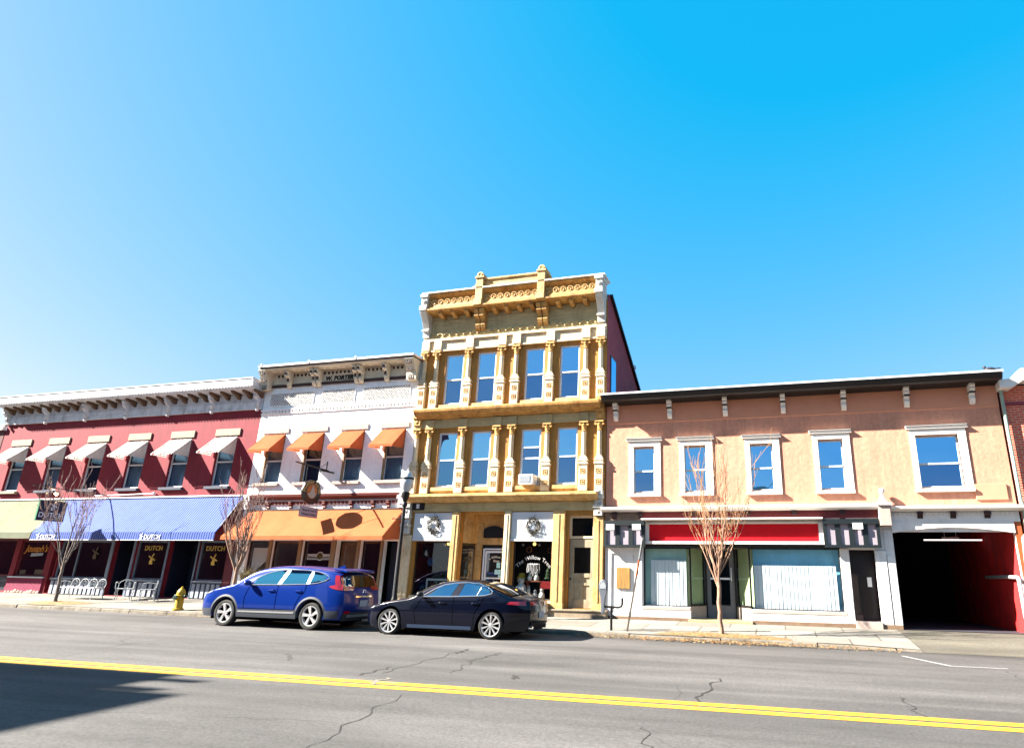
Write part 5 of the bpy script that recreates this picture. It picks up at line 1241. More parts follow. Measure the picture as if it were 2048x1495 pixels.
    def top(s, x0, x1, fr, name, mat, off=.006, nx=10, ny=12):
        m = MB(); rows = []
        for i in range(nx+1):
            x = x0+(x1-x0)*i/nx; T = lerp(s.T, x); zs = T-lerp(s.zo, x); ys = s.half(x/s.L, zs); row = []
            for j in range(ny+1):
                y = (2*j/ny-1)*fr*ys; z = zs+(T-zs)*(1-(abs(y)/ys)**s.n)**(1/s.n); row.append((x, y, z+off))
            rows.append(row)
        m.grid(rows); return s.put(m, name, mat, smooth=True)
    def rear(s, z0, z1, y0, y1, name, mat, off=.012, nz=6, ny=10, parent=None, mb=None, front=False, taper=0.0):
        """patch on the tail; y as fraction of the half width (-1 near side)"""
        m = mb or MB(); rows = []
        for j in range(nz+1):
            z = z0+(z1-z0)*j/nz; row = []
            for i in range(ny+1):
                f = y0+(y1-y0)*i/ny; f = f*(1-taper*j/nz)
                if front: row.append((s.X(0, z)-.05*(1-f*f)-off, f*s.half(0.0, z), z))
                else: row.append((s.X(1, z)+.05*(1-f*f)+off, f*s.half(1.0, z), z))
            rows.append(row)
        m.grid(rows)
        return m if mb is not None else s.put(m, name, mat, parent, smooth=True)
    def wheels(s, rim_r, spokes, wide, width=.22, double=False):
        for xc in s.wh:
            for sd in (-1, 1):
                ho = s.half(s.Q(xc, .62), .62)-.03; yo = sd*ho; R = s.R
                c = (xc, 0, R)
                def cyl(prof, n=40): 
                    m = MB(); m.lathe((xc, yo, R), [(r, -sd*h) for r, h in prof], n, 'Y'); return m
                w = s.put(cyl([(0, .075), (rim_r-.01, .075), (rim_r-.01, .20), (0, .2)]), 'wheel', M_BLK)
                s.put(cyl([(rim_r, .03), (rim_r+.012, .008), (R-.05, 0), (R-.015, .012), (R, .035), (R, width-.03), (R-.02, width), (rim_r, width)]), 'tyre', M_TYRE, w, smooth=35)
                m = cyl([(rim_r+.004, .02), (rim_r-.004, .012), (rim_r-.02, .016), (rim_r-.026, .05), (rim_r-.03, .10)])
                m.lathe((xc, yo, R), [(0, -sd*.022), (.03, -sd*.022), (.045, -sd*.03), (.055, -sd*.06)], 20, 'Y')
                for k in range(spokes):
                    a0 = 2*math.pi*k/spokes+.31
                    for da in ((-.055, .055) if double else (0,)):
                        a = a0+da*(1.0)
                        ra, rb2 = .04, rim_r-.015
                        d = Vector((math.cos(a), 0, math.sin(a))); p = Vector((-math.sin(a), 0, math.cos(a)))
                        wa, wb_ = wide
                        pa = Vector((xc, yo, R))+d*ra; pb = Vector((xc, yo, R))+d*rb2+p*(0.05 if not double and spokes < 8 else 0)
                        f0, f1 = -sd*.026, -sd*.016; g = -sd*.05
                        V = []
                        for P_, w_, f in ((pa, wa, f0), (pb, wb_, f1)):
                            for sg, y in ((-1, f), (1, f), (1, f+g), (-1, f+g)):
                                q = P_+p*w_/2*sg; V.append((q.x, q.y+y, q.z))
                        m.add(V, [(0,1,5,4), (1,2,6,5), (2,3,7,6), (3,0,4,7)])
                s.put(m, 'rim', M_ALLOY, w, smooth=35)

# blue SUV -------------------------------------------------
P_BLUE = paint('blue_metallic_paint', (.0, .034, .30), .2, .30)
suv = Car('parked_car', 'bright blue sport utility car with grey wheel arch cladding and chrome window trim', (-16.24, -4.60, z_road(-14, -5.5)+.0), 4.81,
  T=[(0, .80), (.1, .89), (.3, .97), (.6, 1.05), (.9, 1.11), (1.18, 1.18), (1.36, 1.29), (1.66, 1.45), (2.01, 1.57), (2.46, 1.635), (2.96, 1.655), (3.66, 1.63), (4.26, 1.575), (4.61, 1.52), (4.81, 1.46)],
  zs_off=[(0, .10), (.96, .10), (1.36, .13), (1.96, .15), (4.26, .14), (4.81, .10)],
  W=[(0, .66), (.08, .76), (.25, .86), (.55, .92), (1.3, .935), (3.86, .935), (4.36, .91), (4.66, .86), (4.81, .80)],
  xf=[(.2, .10), (.4, .02), (.6, .0), (.85, .06), (1.1, .1)], xr=[(.25, 4.72), (.45, 4.81), (.6, 4.83), (.95, 4.80), (1.08, 4.74), (1.3, 4.62), (1.5, 4.52), (1.6, 4.46)],
  belt=[(0, .9), (.96, 1.08), (1.86, 1.12), (3.06, 1.14), (3.86, 1.19), (4.26, 1.25), (4.81, 1.3)], tum=.42, sill=.27, wheels=(1.02, 3.88), R=.355, arch=.435)
suv.body(P_BLUE)
lo = [(1.76, 1.125), (2.86, 1.145), (3.71, 1.175), (4.01, 1.215), (4.28, 1.30)]
up = [(1.76, 1.145), (1.96, 1.30), (2.21, 1.42), (2.51, 1.495), (2.96, 1.53), (3.56, 1.52), (3.91, 1.485), (4.16, 1.42), (4.28, 1.36)]
for n_, xl, xr_ in (('front', [(0, 1.82), (1, 1.96)], [(0, 2.68), (1, 2.82)]), ('rear', [(0, 2.81), (1, 2.98)], [(0, 3.63), (1, 3.66)]), ('quarter', [(0, 3.76), (1, 3.78)], [(0, 4.22), (1, 4.22)])):
    suv.patch(lo, up, xl, xr_, 'side_window', M_CARGL)
# dark pillar band under the trim between panes, chrome outline
suv.line([(1.74, 1.12), (2.86, 1.14), (3.71, 1.168), (4.01, 1.205), (4.24, 1.27), (4.32, 1.33), (4.26, 1.39), (4.14, 1.44), (3.91, 1.50), (3.56, 1.535), (2.96, 1.545), (2.51, 1.51), (2.21, 1.435), (1.96, 1.315), (1.74, 1.12)], .012, 'window_trim', M_CHROME)
M_PILL = mk('satin_pillar', (.32, .36, .44), rough=.25, metallic=.6, var=0)
suv.patch(lo, up, [(0, 2.69), (1, 2.83)], [(0, 2.8), (1, 2.97)], 'pillar', M_PILL, nx=2); suv.patch(lo, up, [(0, 3.64), (1, 3.67)], [(0, 3.75), (1, 3.77)], 'pillar', M_PILL, nx=2)
suv.top(1.22, 1.94, .90, 'windscreen', M_CARGD)
g_ = MB(); suv.rear(1.10, 1.43, -.93, .93, '', None, mb=g_); suv.put(g_, 'rear_window', M_CARGD, smooth=True)
# arches and sills
def arch_trim(car, mat, w=.075, off=.012, name='arch_cladding'):
    for xc in car.wh:
        for sd in (-1, 1):
            m = MB(); rows = []
            for rr in (car.arch-.03, car.arch+.005, car.arch+w):
                rows.append([car.surf(xc+rr*math.cos(a), car.R+rr*math.sin(a), off if rr > car.arch-.02 and rr < car.arch+w-.01 else -.004+(rr < car.arch)*-.05, sd) for a in frange(math.pi+.12, -.12, 28)])
            m.grid(rows); car.put(m, name, mat, smooth=60)
arch_trim(suv, M_GREYP)
suv.patch([(1.46, .27), (3.46, .27)], [(1.46, .47), (3.46, .49)], [(0, 1.46), (1, 1.46)], [(0, 3.44), (1, 3.44)], 'sill_cladding', M_GREYP, off=.014)
suv.patch([(1.56, .395), (3.46, .40)], [(1.56, .435), (3.46, .445)], [(0, 1.52), (1, 1.52)], [(0, 3.38), (1, 3.38)], 'sill_strip', M_CHROME, off=.022, nz=2)
suv.patch([(4.31, .30), (4.76, .32)], [(4.31, .50), (4.76, .50)], [(0, 4.33), (1, 4.33)], [(0, 4.7), (1, 4.72)], 'bumper_side', M_GREYP, off=.012, nz=3)
suv.patch([(.0, .26), (.6, .26)], [(.0, .47), (.6, .47)], [(0, .08), (1, .08)], [(0, .57), (1, .57)], 'bumper_side', M_GREYP, off=.012, nz=3)
# doors
seams = [[(1.68, .50), (1.66, .8), (1.78, 1.10)], [(2.72, .50), (2.73, 1.12)], [(3.66, 1.15), (3.63, .98), (3.48, .82), (3.38, .62), (3.36, .50)], [(1.52, .5), (3.36, .5)]]
for sm in seams: suv.line(sm, .006, 'door_seam', M_BLK, off=.001, n=4)
for x in (2.44, 3.34):
    for sd in (-1, 1):
        m = MB(); m.tube([suv.surf(x, .975, .002, sd), suv.surf(x+.02, .98, .035, sd), suv.surf(x+.18, .99, .035, sd), suv.surf(x+.20, .985, .002, sd)], .016, 6)
        suv.put(m, 'door_handle', P_BLUE, smooth=True)
for sd in (-1, 1):
    m = MB(); m.ball((1.78, sd*1.02, 1.17), .12, 12, (.75, 1.0, .62)); m.bar((1.82, sd*.86, 1.12), (1.78, sd*.98, 1.13), .05); suv.put(m, 'wing_mirror', P_BLUE, smooth=True)
# lamps
suv.patch([(.05, .79), (.5, .91)], [(.05, .88), (.5, .945)], [(0, .08), (1, .14)], [(0, .46), (1, .52)], 'headlight', M_LENS, off=.008)
tl_lo = [(4.36, 1.12), (4.51, 1.06), (4.78, 1.02)]; tl_up = [(4.36, 1.13), (4.56, 1.16), (4.78, 1.17)]
suv.patch(tl_lo, tl_up, [(0, 4.36), (1, 4.38)], [(0, 4.76), (1, 4.72)], 'tail_light', M_RED, off=.014)
for sd in (-1, 1):
    m = MB(); rows = []
    for j in range(7):
        z = 1.14+.32*j/6; xe = suv.X(1, z)+.004
        rows.append([suv.surf(xe-.17+.07*j/6, z, .014, sd), suv.surf(xe-.09+.03*j/6, z, .016, sd), suv.surf(xe-.012, z, .016, sd)])
    m.grid(rows)
    for z0, z1, fa, fb in ((1.02, 1.13, 1.0, .50), (1.13, 1.45, 1.0, .90)): suv.rear(z0, z1, sd*fa, sd*fb, '', None, mb=m, off=.014)
    suv.put(m, 'tail_light', M_RED, smooth=40)
suv.put(suv.rear(.24, .46, -1, 1, '', None, mb=MB(), off=.03), 'rear_bumper', M_GREYP, smooth=True)
suv.put(suv.rear(.33, .40, -.8, .8, '', None, mb=MB(), off=.045), 'skid_strip', M_ALLOY, smooth=True)
suv.put(suv.rear(.43, .50, -.98, -.70, '', None, mb=MB(), off=.04), 'reflector', M_RED, smooth=True)
suv.put(suv.rear(.84, .875, -.45, .45, '', None, mb=MB(), off=.02), 'tailgate_trim', M_CHROME, smooth=True)
m = MB(); xx = suv.X(1, .7)+.068; m.box(xx-.01, xx+.006, -.17, .17, .60, .76); pl = suv.put(m, 'number_plate', mk('plate_white', (.62, .64, .72), var=.06))
m = MB(); xx2 = suv.X(1, .95)+.07; m.tube([(xx2, -.05, .96), (xx2, -.07, 1.03), (xx2, .07, 1.03), (xx2, .05, .96)], .012, 6); suv.put(m, 'tailgate_badge', M_CHROME)
m = MB(); suv_r = suv.X(1, 1.48); m.prism('Y', [(4.21, 1.60), (4.68, 1.545), (4.72, 1.50), (4.64, 1.485), (4.26, 1.55)], -.62, .62); suv.put(m, 'roof_spoiler', P_BLUE, bevel=.01)
m = MB(); m.prism('Y', [(3.91, 1.615), (4.16, 1.585), (4.16, 1.67), (4.1, 1.68)], -.015, .015); suv.put(m, 'roof_aerial', P_BLUE)
suv.put(suv.rear(.50, .72, -.9, .9, '', None, mb=MB(), off=.012, front=True), 'grille', M_BLKP, smooth=True)
suv.wheels(.255, 5, (.05, .10), double=False)

# navy saloon ----------------------------------------------
P_NAVY = paint('navy_metallic_paint', (.0006, .0025, .013), .0, .25)
sed = Car('parked_car', 'dark navy saloon car with bright many-spoked wheels and chrome window line', (-10.76, -4.63, z_road(-8, -5.5)), 4.66,
  T=[(0, .58), (.1, .67), (.3, .755), (.6, .835), (.98, .90), (1.28, .945), (1.48, 1.02), (1.73, 1.17), (1.98, 1.285), (2.33, 1.365), (2.73, 1.39), (3.13, 1.375), (3.48, 1.31), (3.83, 1.195), (4.13, 1.08), (4.33, 1.015), (4.5, .985), (4.66, .95)],
  zs_off=[(0, .08), (1.18, .09), (1.58, .12), (2.18, .15), (3.38, .16), (4.08, .13), (4.66, .09)],
  W=[(0, .58), (.08, .70), (.25, .83), (.6, .90), (1.4, .925), (3.7, .935), (4.08, .90), (4.4, .80), (4.66, .64)],
  xf=[(.15, .10), (.35, .0), (.55, .03), (.75, .10)], xr=[(.2, 4.54), (.4, 4.66), (.6, 4.68), (.85, 4.64), (.95, 4.60)],
  belt=[(0, .7), (1.18, .92), (1.88, .955), (3.18, .99), (3.68, 1.02), (4.66, 1.0)], tum=.52, sill=.19, wheels=(.84, 3.72), R=.325, arch=.385, n=2.8)
sed.body(P_NAVY)
lo = [(1.8, .965), (2.58, .985), (3.28, 1.012), (3.53, 1.03), (3.7, 1.08)]
up = [(1.8, .975), (2.08, 1.13), (2.33, 1.235), (2.63, 1.285), (2.98, 1.295), (3.28, 1.27), (3.53, 1.20), (3.7, 1.10)]
for xl, xr_ in (([(0, 1.84), (1, 2.14)], [(0, 2.58), (1, 2.72)]), ([(0, 2.8), (1, 2.9)], [(0, 3.28), (1, 3.38)]), ([(0, 3.33), (1, 3.42)], [(0, 3.64), (1, 3.64)])):
    sed.patch(lo, up, xl, xr_, 'side_window', M_CARGL)
sed.line([(1.76, .958), (2.58, .975), (3.28, 1.003), (3.54, 1.022), (3.71, 1.07), (3.73, 1.12), (3.56, 1.215), (3.28, 1.292), (2.98, 1.318), (2.63, 1.305), (2.33, 1.255), (2.08, 1.15), (1.76, .958)], .015, 'window_trim', M_CHROME)
sed.line([(3.31, 1.012), (3.4, 1.25)], .008, 'pillar_trim', M_CHROME)
sed.patch(lo, up, [(0, 2.59), (1, 2.73)], [(0, 2.79), (1, 2.89)], 'pillar', P_NAVY, nx=2)
sed.top(1.38, 2.1, .90, 'windscreen', M_CARGD); sed.top(3.4, 4.2, .86, 'rear_window', M_CARGD)
seams = [[(1.64, .30), (1.58, .6), (1.78, .94)], [(2.68, .30), (2.68, .97)], [(3.5, .98), (3.46, .85), (3.28, .6), (3.25, .30)]]
for sm in seams: sed.line(sm, .005, 'door_seam', M_BLK, off=.001, n=4)
sed.line([(0.33, .70), (1.38, .76), (2.38, .80), (3.38, .85), (4.08, .875)], .009, 'shoulder_crease', P_NAVY, off=-.003)
for x in (2.28, 3.2):
    for sd in (-1, 1):
        m = MB(); m.tube([sed.surf(x, .815, .002, sd), sed.surf(x+.02, .82, .03, sd), sed.surf(x+.17, .83, .03, sd), sed.surf(x+.19, .83, .002, sd)], .014, 6)
        sed.put(m, 'door_handle', P_NAVY, smooth=True)
for sd in (-1, 1):
    m = MB(); m.ball((1.76, sd*1.01, 1.02), .105, 12, (.75, 1.0, .6)); m.bar((1.8, sd*.84, .965), (1.76, sd*.98, .985), .045); sed.put(m, 'wing_mirror', P_NAVY if sd > 0 else M_BLKP, smooth=True)
sed.patch([(1.53, .20), (2.98, .20)], [(1.53, .285), (2.98, .285)], [(0, 1.4), (1, 1.4)], [(0, 3.2), (1, 3.2)], 'side_skirt', M_CHROME if False else mk('satin_navy_skirt', (.06, .09, .16), metallic=.7, rough=.25, var=0), off=.014, nz=3)
sed.patch([(.03, .59), (.42, .67)], [(.03, .66), (.42, .725)], [(0, .06), (1, .09)], [(0, .34), (1, .40)], 'headlight', M_LENS, off=.008)
sed.patch([(4.13, .83), (4.53, .80)], [(4.13, .885), (4.53, .90)], [(0, 4.14), (1, 4.2)], [(0, 4.58), (1, 4.56)], 'tail_light', M_RED, off=.012)
for sd in (-1, 1): sed.put(sed.rear(.80, .89, sd*1.0, sd*.42, '', None, mb=MB(), off=.012), 'tail_light', M_RED, smooth=True)
sed.put(sed.rear(.20, .40, -.95, .95, '', None, mb=MB(), off=.025), 'rear_bumper', M_BLKP, smooth=True)
m = MB(); xx = sed.X(1, .55)+.06; m.box(xx-.01, xx+.006, -.17, .17, .50, .64); sed.put(m, 'number_plate', mk('plate_white', (.62, .64, .72), var=.06))
for y in (-.5, .5):
    m = MB(); m.tube([(4.52, y, .27), (4.7, y, .27)], .045, 12); sed.put(m, 'exhaust', M_CHROME)
m = MB(); m.prism('Y', [(3.1, 1.375), (3.33, 1.335), (3.32, 1.41), (3.28, 1.42)], -.014, .014); sed.put(m, 'roof_aerial', P_NAVY)
sed.put(sed.rear(.25, .52, -.85, .85, '', None, mb=MB(), off=.012, front=True), 'grille', M_BLKP, smooth=True)
sed.wheels(.262, 10, (.015, .019), double=True)

# ------------------------------------------------------------------ street trees
M_BARKP = mk('pinkish_bark', (.50, .30, .20), rough=.9, var=.3, nscale=9, stretch=(1, 1, .3), bump=.5, bscale=40)
M_BARKG = mk('grey_tan_bark', (.30, .24, .20), rough=.9, var=.35, nscale=9, stretch=(1, 1, .3), bump=.5, bscale=40)
M_TWIGO = mk('orange_twigs', (.66, .36, .18), rough=.85, var=.25)
M_TWIGR = mk('reddish_twigs', (.34, .20, .17), rough=.85, var=.3)
def street_tree(label, base, fork, top, spread, r0, mains, seed, bark, twig, lean=(0, 0)):
    r = random.Random(seed); bx, by, bz = base
    t = thing('street_tree', label, 'tree', base, 'bare young trees along the pavement')
    F = Vector((bx+lean[0], by+lean[1], fork)); n = 7
    pts = [Vector((bx, by, bz-.08))+(F-Vector((bx, by, bz-.08)))*(k/n)+Vector((r.gauss(0, .012), r.gauss(0, .012), 0))*(0 < k < n) for k in range(n+1)]
    m = MB(); m.tube(pts, [r0*1.5]+[r0*(1.08-.3*k/n) for k in range(1, n+1)], 10); m.build('trunk', bark, t, smooth=True)
    b = MB(); tw = MB()
    def grow(p, d, ln, rad, depth):
        k = 6; P = [p]; dd = d.copy()
        for i in range(k):
            dd = (dd+Vector((r.gauss(0, .085), r.gauss(0, .085), r.gauss(.075, .05)))).normalized(); P.append(P[-1]+dd*ln/k)
        rads = [rad*(1-.68*i/k) for i in range(k+1)]
        (b if rad > .010 else tw).tube(P, [max(q, .0055) for q in rads], 6 if rad > .012 else 4, cap=False)
        if depth == 0: return
        nb = {3: 4, 2: 3, 1: 3}[depth]
        for j in range(nb):
            i = r.randint(1, k-1) if j else k
            q = P[i]; a = r.uniform(0, 6.28); out = Vector((math.cos(a), math.sin(a), 0))
            nd = (dd*.95+out*r.uniform(.22, .5)+Vector((0, 0, .15))).normalized()
            grow(q, nd, ln*r.uniform(.42, .68), max(.008, rads[i]*r.uniform(.5, .72)), depth-1)
    for i in range(mains):
        a = 2*math.pi*(i+r.uniform(-.25, .25))/mains; s = spread*r.uniform(.35, 1.05)*1.9
        d = Vector((math.cos(a)*s, math.sin(a)*s*.8, top-fork)).normalized()
        p = pts[-1]-Vector((0, 0, r.uniform(0, .28)*(i % 3 > 0))); ln = (top-fork)*r.uniform(.55, .72)
        grow(p, d, ln, r0*r.uniform(.38, .62), 3)
    b.build('branches', bark, t, smooth=True); tw.build('twigs', twig, t)
street_tree('bare young tree with pinkish trunk in front of the empty red sign shop', (-1.62, -3.0, -1.40), .05, 2.85, .80, .062, 9, 11, M_BARKP, M_TWIGO, (-.03, 0))
street_tree('bare multi-stemmed young tree behind the bonnet of the blue car', (-17.75, -2.75, -1.32), .10, 2.75, .95, .070, 8, 23, M_BARKP, M_TWIGR, (.05, 0))
street_tree('bare slender young tree standing beside the white bench', (-25.42, -2.8, -1.25), .05, 3.1, .72, .058, 6, 37, M_BARKG, M_TWIGR, (-.12, 0))

# ------------------------------------------------------------------ street furniture
def zf(x, y): return z_walk(x, y)+.004
M_HYD = mk('hydrant_yellow', (.78, .47, .015), rough=.5, var=.12, nscale=8)
M_HYG = mk('hydrant_green_caps', (.02, .08, .05), rough=.5, var=.2)
hx, hy = -19.45, -3.12; hz = zf(hx, hy)
h = thing('fire_hydrant', 'yellow fire hydrant with dark green caps on the kerb behind the blue car', 'hydrant', (hx, hy, hz))
q = MB(); q.lathe((hx, hy, hz), [(.17, 0), (.17, .05), (.135, .055), (.125, .10), (.12, .42), (.155, .43), (.155, .47), (.13, .48), (.135, .50), (.125, .58), (.08, .66), (.035, .69), (.03, .74), (0, .745)], 18); q.build('barrel', M_HYD, h, smooth=40)
q = MB(); q.lathe((hx, hy, hz+.40), [(.075, -.11), (.075, -.19), (0, -.19)], 12, 'Y'); q.build('pumper_nozzle', M_HYD, h, smooth=40)
for s in (-1, 1):
    q = MB(); q.lathe((hx, hy, hz+.44), [(.055, s*.10), (.055, s*.17), (.06, s*.17), (.06, s*.215), (.02, s*.215), (.02, s*.24), (0, s*.24)], 12, 'X'); q.build('side_cap', M_HYG, h, smooth=40)
q = MB(); q.lathe((hx, hy, hz+.40), [(.08, -.19), (.08, -.225), (.022, -.225), (.022, -.25), (0, -.25)], 12, 'Y'); q.build('front_cap', M_HYG, h, smooth=40)
# lamp post
lx, ly = -11.46, -2.9; lz = zf(lx, ly)
lp = thing('street_lamp', 'slim black street lamp post with white glass acorn head beside the yellow building', 'lamp post', (lx, ly, lz))
q = MB(); q.lathe((lx, ly, lz), [(.17, 0), (.17, .12), (.13, .16), (.12, .5), (.085, .62), (.07, .7), (.058, 1.2), (.052, 3.2), (.05, 3.35), (.085, 3.38), (.085, 3.46), (.06, 3.5), (.075, 3.56), (.11, 3.66), (.13, 3.74), (.13, 3.80), (.09, 3.82)], 16); q.build('post', M_IRON, lp, smooth=40)
q = MB(); zt = lz+3.82; q.lathe((lx, ly, zt), [(.10, 0), (.16, .10), (.205, .24), (.215, .36), (.20, .40)], 18); q.build('globe', mk('white_glass_globe', (.80, .81, .82), rough=.25, var=.03, spec=.6), lp, smooth=True)
q = MB(); q.lathe((lx, ly, zt+.40), [(.205, 0), (.225, .01), (.225, .045), (.20, .06)], 18); q.build('collar', M_IRON, lp, smooth=40)
q = MB(); q.lathe((lx, ly, zt+.46), [(.20, 0), (.17, .10), (.10, .19), (.03, .23), (.02, .30), (0, .31)], 18); q.build('dome', mk('clear_white_dome', (.85, .85, .86), rough=.2, var=.02), lp, smooth=True)
q = MB(); q.tube([(lx, ly, lz+2.98), (lx-.36, ly, lz+2.99)], .014, 6); q.ball((lx-.37, ly, lz+2.99), .03, 8); q.build('banner_arm', M_IRON, lp)
# parking meter with one head missing
mx_, my = -4.60, -2.95; mz = zf(mx_, my)
pm = thing('parking_meter', 'twin parking meter yoke with one grey meter head and one empty arm', 'parking meter', (mx_, my, mz))
q = MB(); q.tube([(mx_, my, mz), (mx_, my, mz+.62)], .034, 10); q.tube([(mx_-.24, my, mz+.68), (mx_-.22, my, mz+.60), (mx_-.12, my, mz+.60), (mx_+.20, my, mz+.59), (mx_+.29, my, mz+.62), (mx_+.31, my, mz+.70), (mx_+.31, my, mz+.84)], .032, 8); q.build('post', M_IRON, pm, smooth=40)
q = MB(); prof = [(-.05, .42), (.05, .42), (.055, .66), (.075, .82), (.125, 1.02), (.135, 1.14), (.11, 1.25), (.05, 1.31), (-.02, 1.31), (-.08, 1.27), (-.12, 1.18), (-.115, 1.05), (-.075, .85), (-.055, .66)]
q.prism('Y', [(mx_-.24+a, mz+b) for a, b in prof], my-.055, my+.055); q.build('meter_head', mk('grey_meter_housing', (.26, .28, .33), rough=.4, metallic=.4, var=.1), pm, bevel=.018)
q = MB(); q.prism('Y', [(mx_-.24+a, mz+b) for a, b in [(-.08, 1.07), (.09, 1.07), (.095, 1.16), (.04, 1.25), (-.03, 1.25), (-.085, 1.17)]], my-.066, my-.054); q.build('meter_window', mk('meter_glass', (.5, .53, .56), rough=.1, var=.05), pm)
# leaning sign post seen edge-on
sp = thing('street_sign', 'leaning thin metal sign post with rust orange band and edge-on white plates', 'sign', (-4.14, -3.0, zf(-4.14, -3.0)))
A = Vector((-4.14, -3.0, zf(-4.14, -3.0))); B = Vector((-3.69, -3.0, 1.06)); U = B-A
q = MB(); q.bar(A, A+U*.97, .05, .04); q.bar(A+U*.155, A+U*.20, .085, .06); q.build('post', mk('galvanised_post', (.16, .13, .10), metallic=.4, rough=.6, var=.3, nscale=6), sp)
q = MB(); q.bar(A+U*.575+Vector((0, -.03, 0)), A+U*.755+Vector((0, -.03, 0)), .135, .02); q.build('rusty_plate', mk('rusty_orange_plate', (1.1, .22, .03), rough=.7, var=.35, nscale=8), sp)
q = MB(); q.bar(A+U*.765+Vector((0, -.03, 0)), A+U*1.0+Vector((0, -.03, 0)), .15, .02); o = q.build('white_plate', mk('pale_sign_plate', (.62, .66, .68), rough=.5, var=.1), sp)
q = MB()
for k in range(5): q.bar(A+U*(.79+.042*k)+Vector((-.02, -.045, 0)), A+U*(.79+.042*k)+Vector((.05, -.045, .02)), .022, .004)
q.bar(A+U*.80+Vector((-.03, -.045, 0)), A+U*.88+Vector((-.03, -.045, 0)), .03, .004); q.build('plate_marks', mk('teal_marks', (.03, .10, .11)), o)

# white wrought iron bench and chairs outside the coffee shop
M_WIRON = mk('white_wrought_iron', (.80, .82, .84), rough=.5, var=.06)
def seat_set(label, cat, x, y, w, rot, name, grp=None):
    z = zf(x, y); t = thing(name, label, cat, (0, 0, 0), grp)
    q = MB(); q.box(-w/2, w/2, -.24, .20, .40, .43)
    q.build('seat', M_WIRON, t, bevel=.01)
    for sx in (-1, 1):
        for yy in (-.2, .2):
            q = MB(); xx = sx*(w/2-.05); q.tube([(xx, yy, .40), (xx+sx*.03, yy*1.05, .28), (xx-sx*.01, yy*1.1, .14), (xx+sx*.03, yy*1.25, 0)], .015, 6); q.build('leg', M_WIRON, t, smooth=True)
    q = MB(); nb = max(1, round(w/.42))
    for k in range(nb):
        cxx = -w/2+w*(k+.5)/nb; hw = w/nb/2
        arch = [(cxx-hw*.92, .20, .42)]+[(cxx-hw*.92*math.cos(math.pi*i/10), .24, .56+.18*math.sin(math.pi*i/10)) for i in range(11)]+[(cxx+hw*.92, .20, .42)]
        q.tube(arch, .013, 6)
        for s in (-1, 1):
            q.tube([(cxx+s*hw*.5*(1-j/12)*math.cos(j*.7)*s+s*.0, .235, .59+hw*.4*(1-j/14)*math.sin(j*.7)) for j in range(11)], .007, 5)
            q.tube([(cxx+s*hw*.1, .22, .43), (cxx+s*hw*.3, .235, .62), (cxx, .24, .74)], .007, 5)
    q.build('backrest', M_WIRON, t, smooth=True)
    if name != 'table':
        for sx in (-1, 1):
            q = MB(); xx = sx*w/2; q.tube([(xx, .20, .62), (xx+sx*.02, 0, .66), (xx+sx*.02, -.2, .63), (xx, -.22, .43)], .016, 6); q.build('armrest', M_WIRON, t, smooth=True)
    t.location = (x, y, z); t.rotation_euler = (0, 0, rot)
    return t
seat_set('long white wrought iron garden bench in front of the striped boards', 'bench', -26.15, -1.45, 1.75, 0.03, 'garden_bench')
seat_set('white wrought iron chair nearer the coffee shop door', 'chair', -24.1, -1.35, .55, .75, 'garden_chair', 'white iron chairs outside the coffee shop')
seat_set('white wrought iron chair nearer the yellow hydrant', 'chair', -22.95, -1.35, .55, -.65, 'garden_chair', 'white iron chairs outside the coffee shop')

# wreaths, air conditioner, planter
def wreath(x, z, lab, seed, r0=.21):
    r = random.Random(seed); t = thing('wreath', lab, 'wreath', (x, -.08, z), 'wreaths above the yellow shop windows')
    q = MB()
    for i in range(420):
        a = r.uniform(0, 6.283); rr = r0+r.gauss(0, .045); c = Vector((x+rr*math.cos(a), -.10+r.gauss(0, .03), z+rr*math.sin(a)*1.15))
        d = Vector((math.cos(a+r.gauss(1.2, .6)), r.gauss(0, .4), math.sin(a+r.gauss(1.2, .6))))*r.uniform(.03, .085); w = Vector((r.gauss(0, 1), r.gauss(0, 1), r.gauss(0, 1))).normalized()*.012
        q.add([c-d, c+w, c+d, c-w], [(0,1,2,3)], r.choice((0, 0, 1, 2)))
    q.build('twigs', [mk('dark_twigs', (.06, .045, .03), var=.3), mk('straw_twigs', (.13, .085, .04), var=.3), mk('olive_sprigs', (.05, .055, .02), var=.3)], t)
wreath(-11.97, 1.66, 'dark twig wreath on the white panel nearer the lamp post', 3); wreath(-8.14, 1.62, 'dark twig wreath on the white panel nearer the worn cream door', 4)
ac = thing('air_conditioner', 'white window air conditioner sticking out of a second floor window of the yellow building', 'air conditioner', (-8.35, -.2, 3.02))
q = MB(); q.box(-8.66, -8.12, -.38, .1, 3.02, 3.37); q.build('case', M_VINYL, ac, bevel=.012)
q = MB(); q.box(-8.61, -8.22, -.392, -.382, 3.08, 3.32); o = q.build('grille', mk('grey_grille', (.22, .28, .33), var=.1), ac)
q = MB()
for k in range(9): q.box(-8.61, -8.22, -.398, -.392, 3.09+k*.026, 3.098+k*.026)
q.build('louvres', M_VINYL, o)
pt = thing('standin_planter', 'stone planter of dry grass made up for a window reflection behind the blue car', 'standin_planter', (-19.1, -.7, zf(-19.1, -.7)))  # urn and grass made up in place of a shop window reflection
q = MB(); z = zf(-19.1, -.7); q.lathe((-19.1, -.7, z), [(.18, 0), (.2, .04), (.14, .1), (.26, .45), (.33, .75), (.30, .76), (.26, .70), (0, .68)], 16); q.build('urn', M_OLDWH, pt, smooth=40)
r = random.Random(9); q = MB()
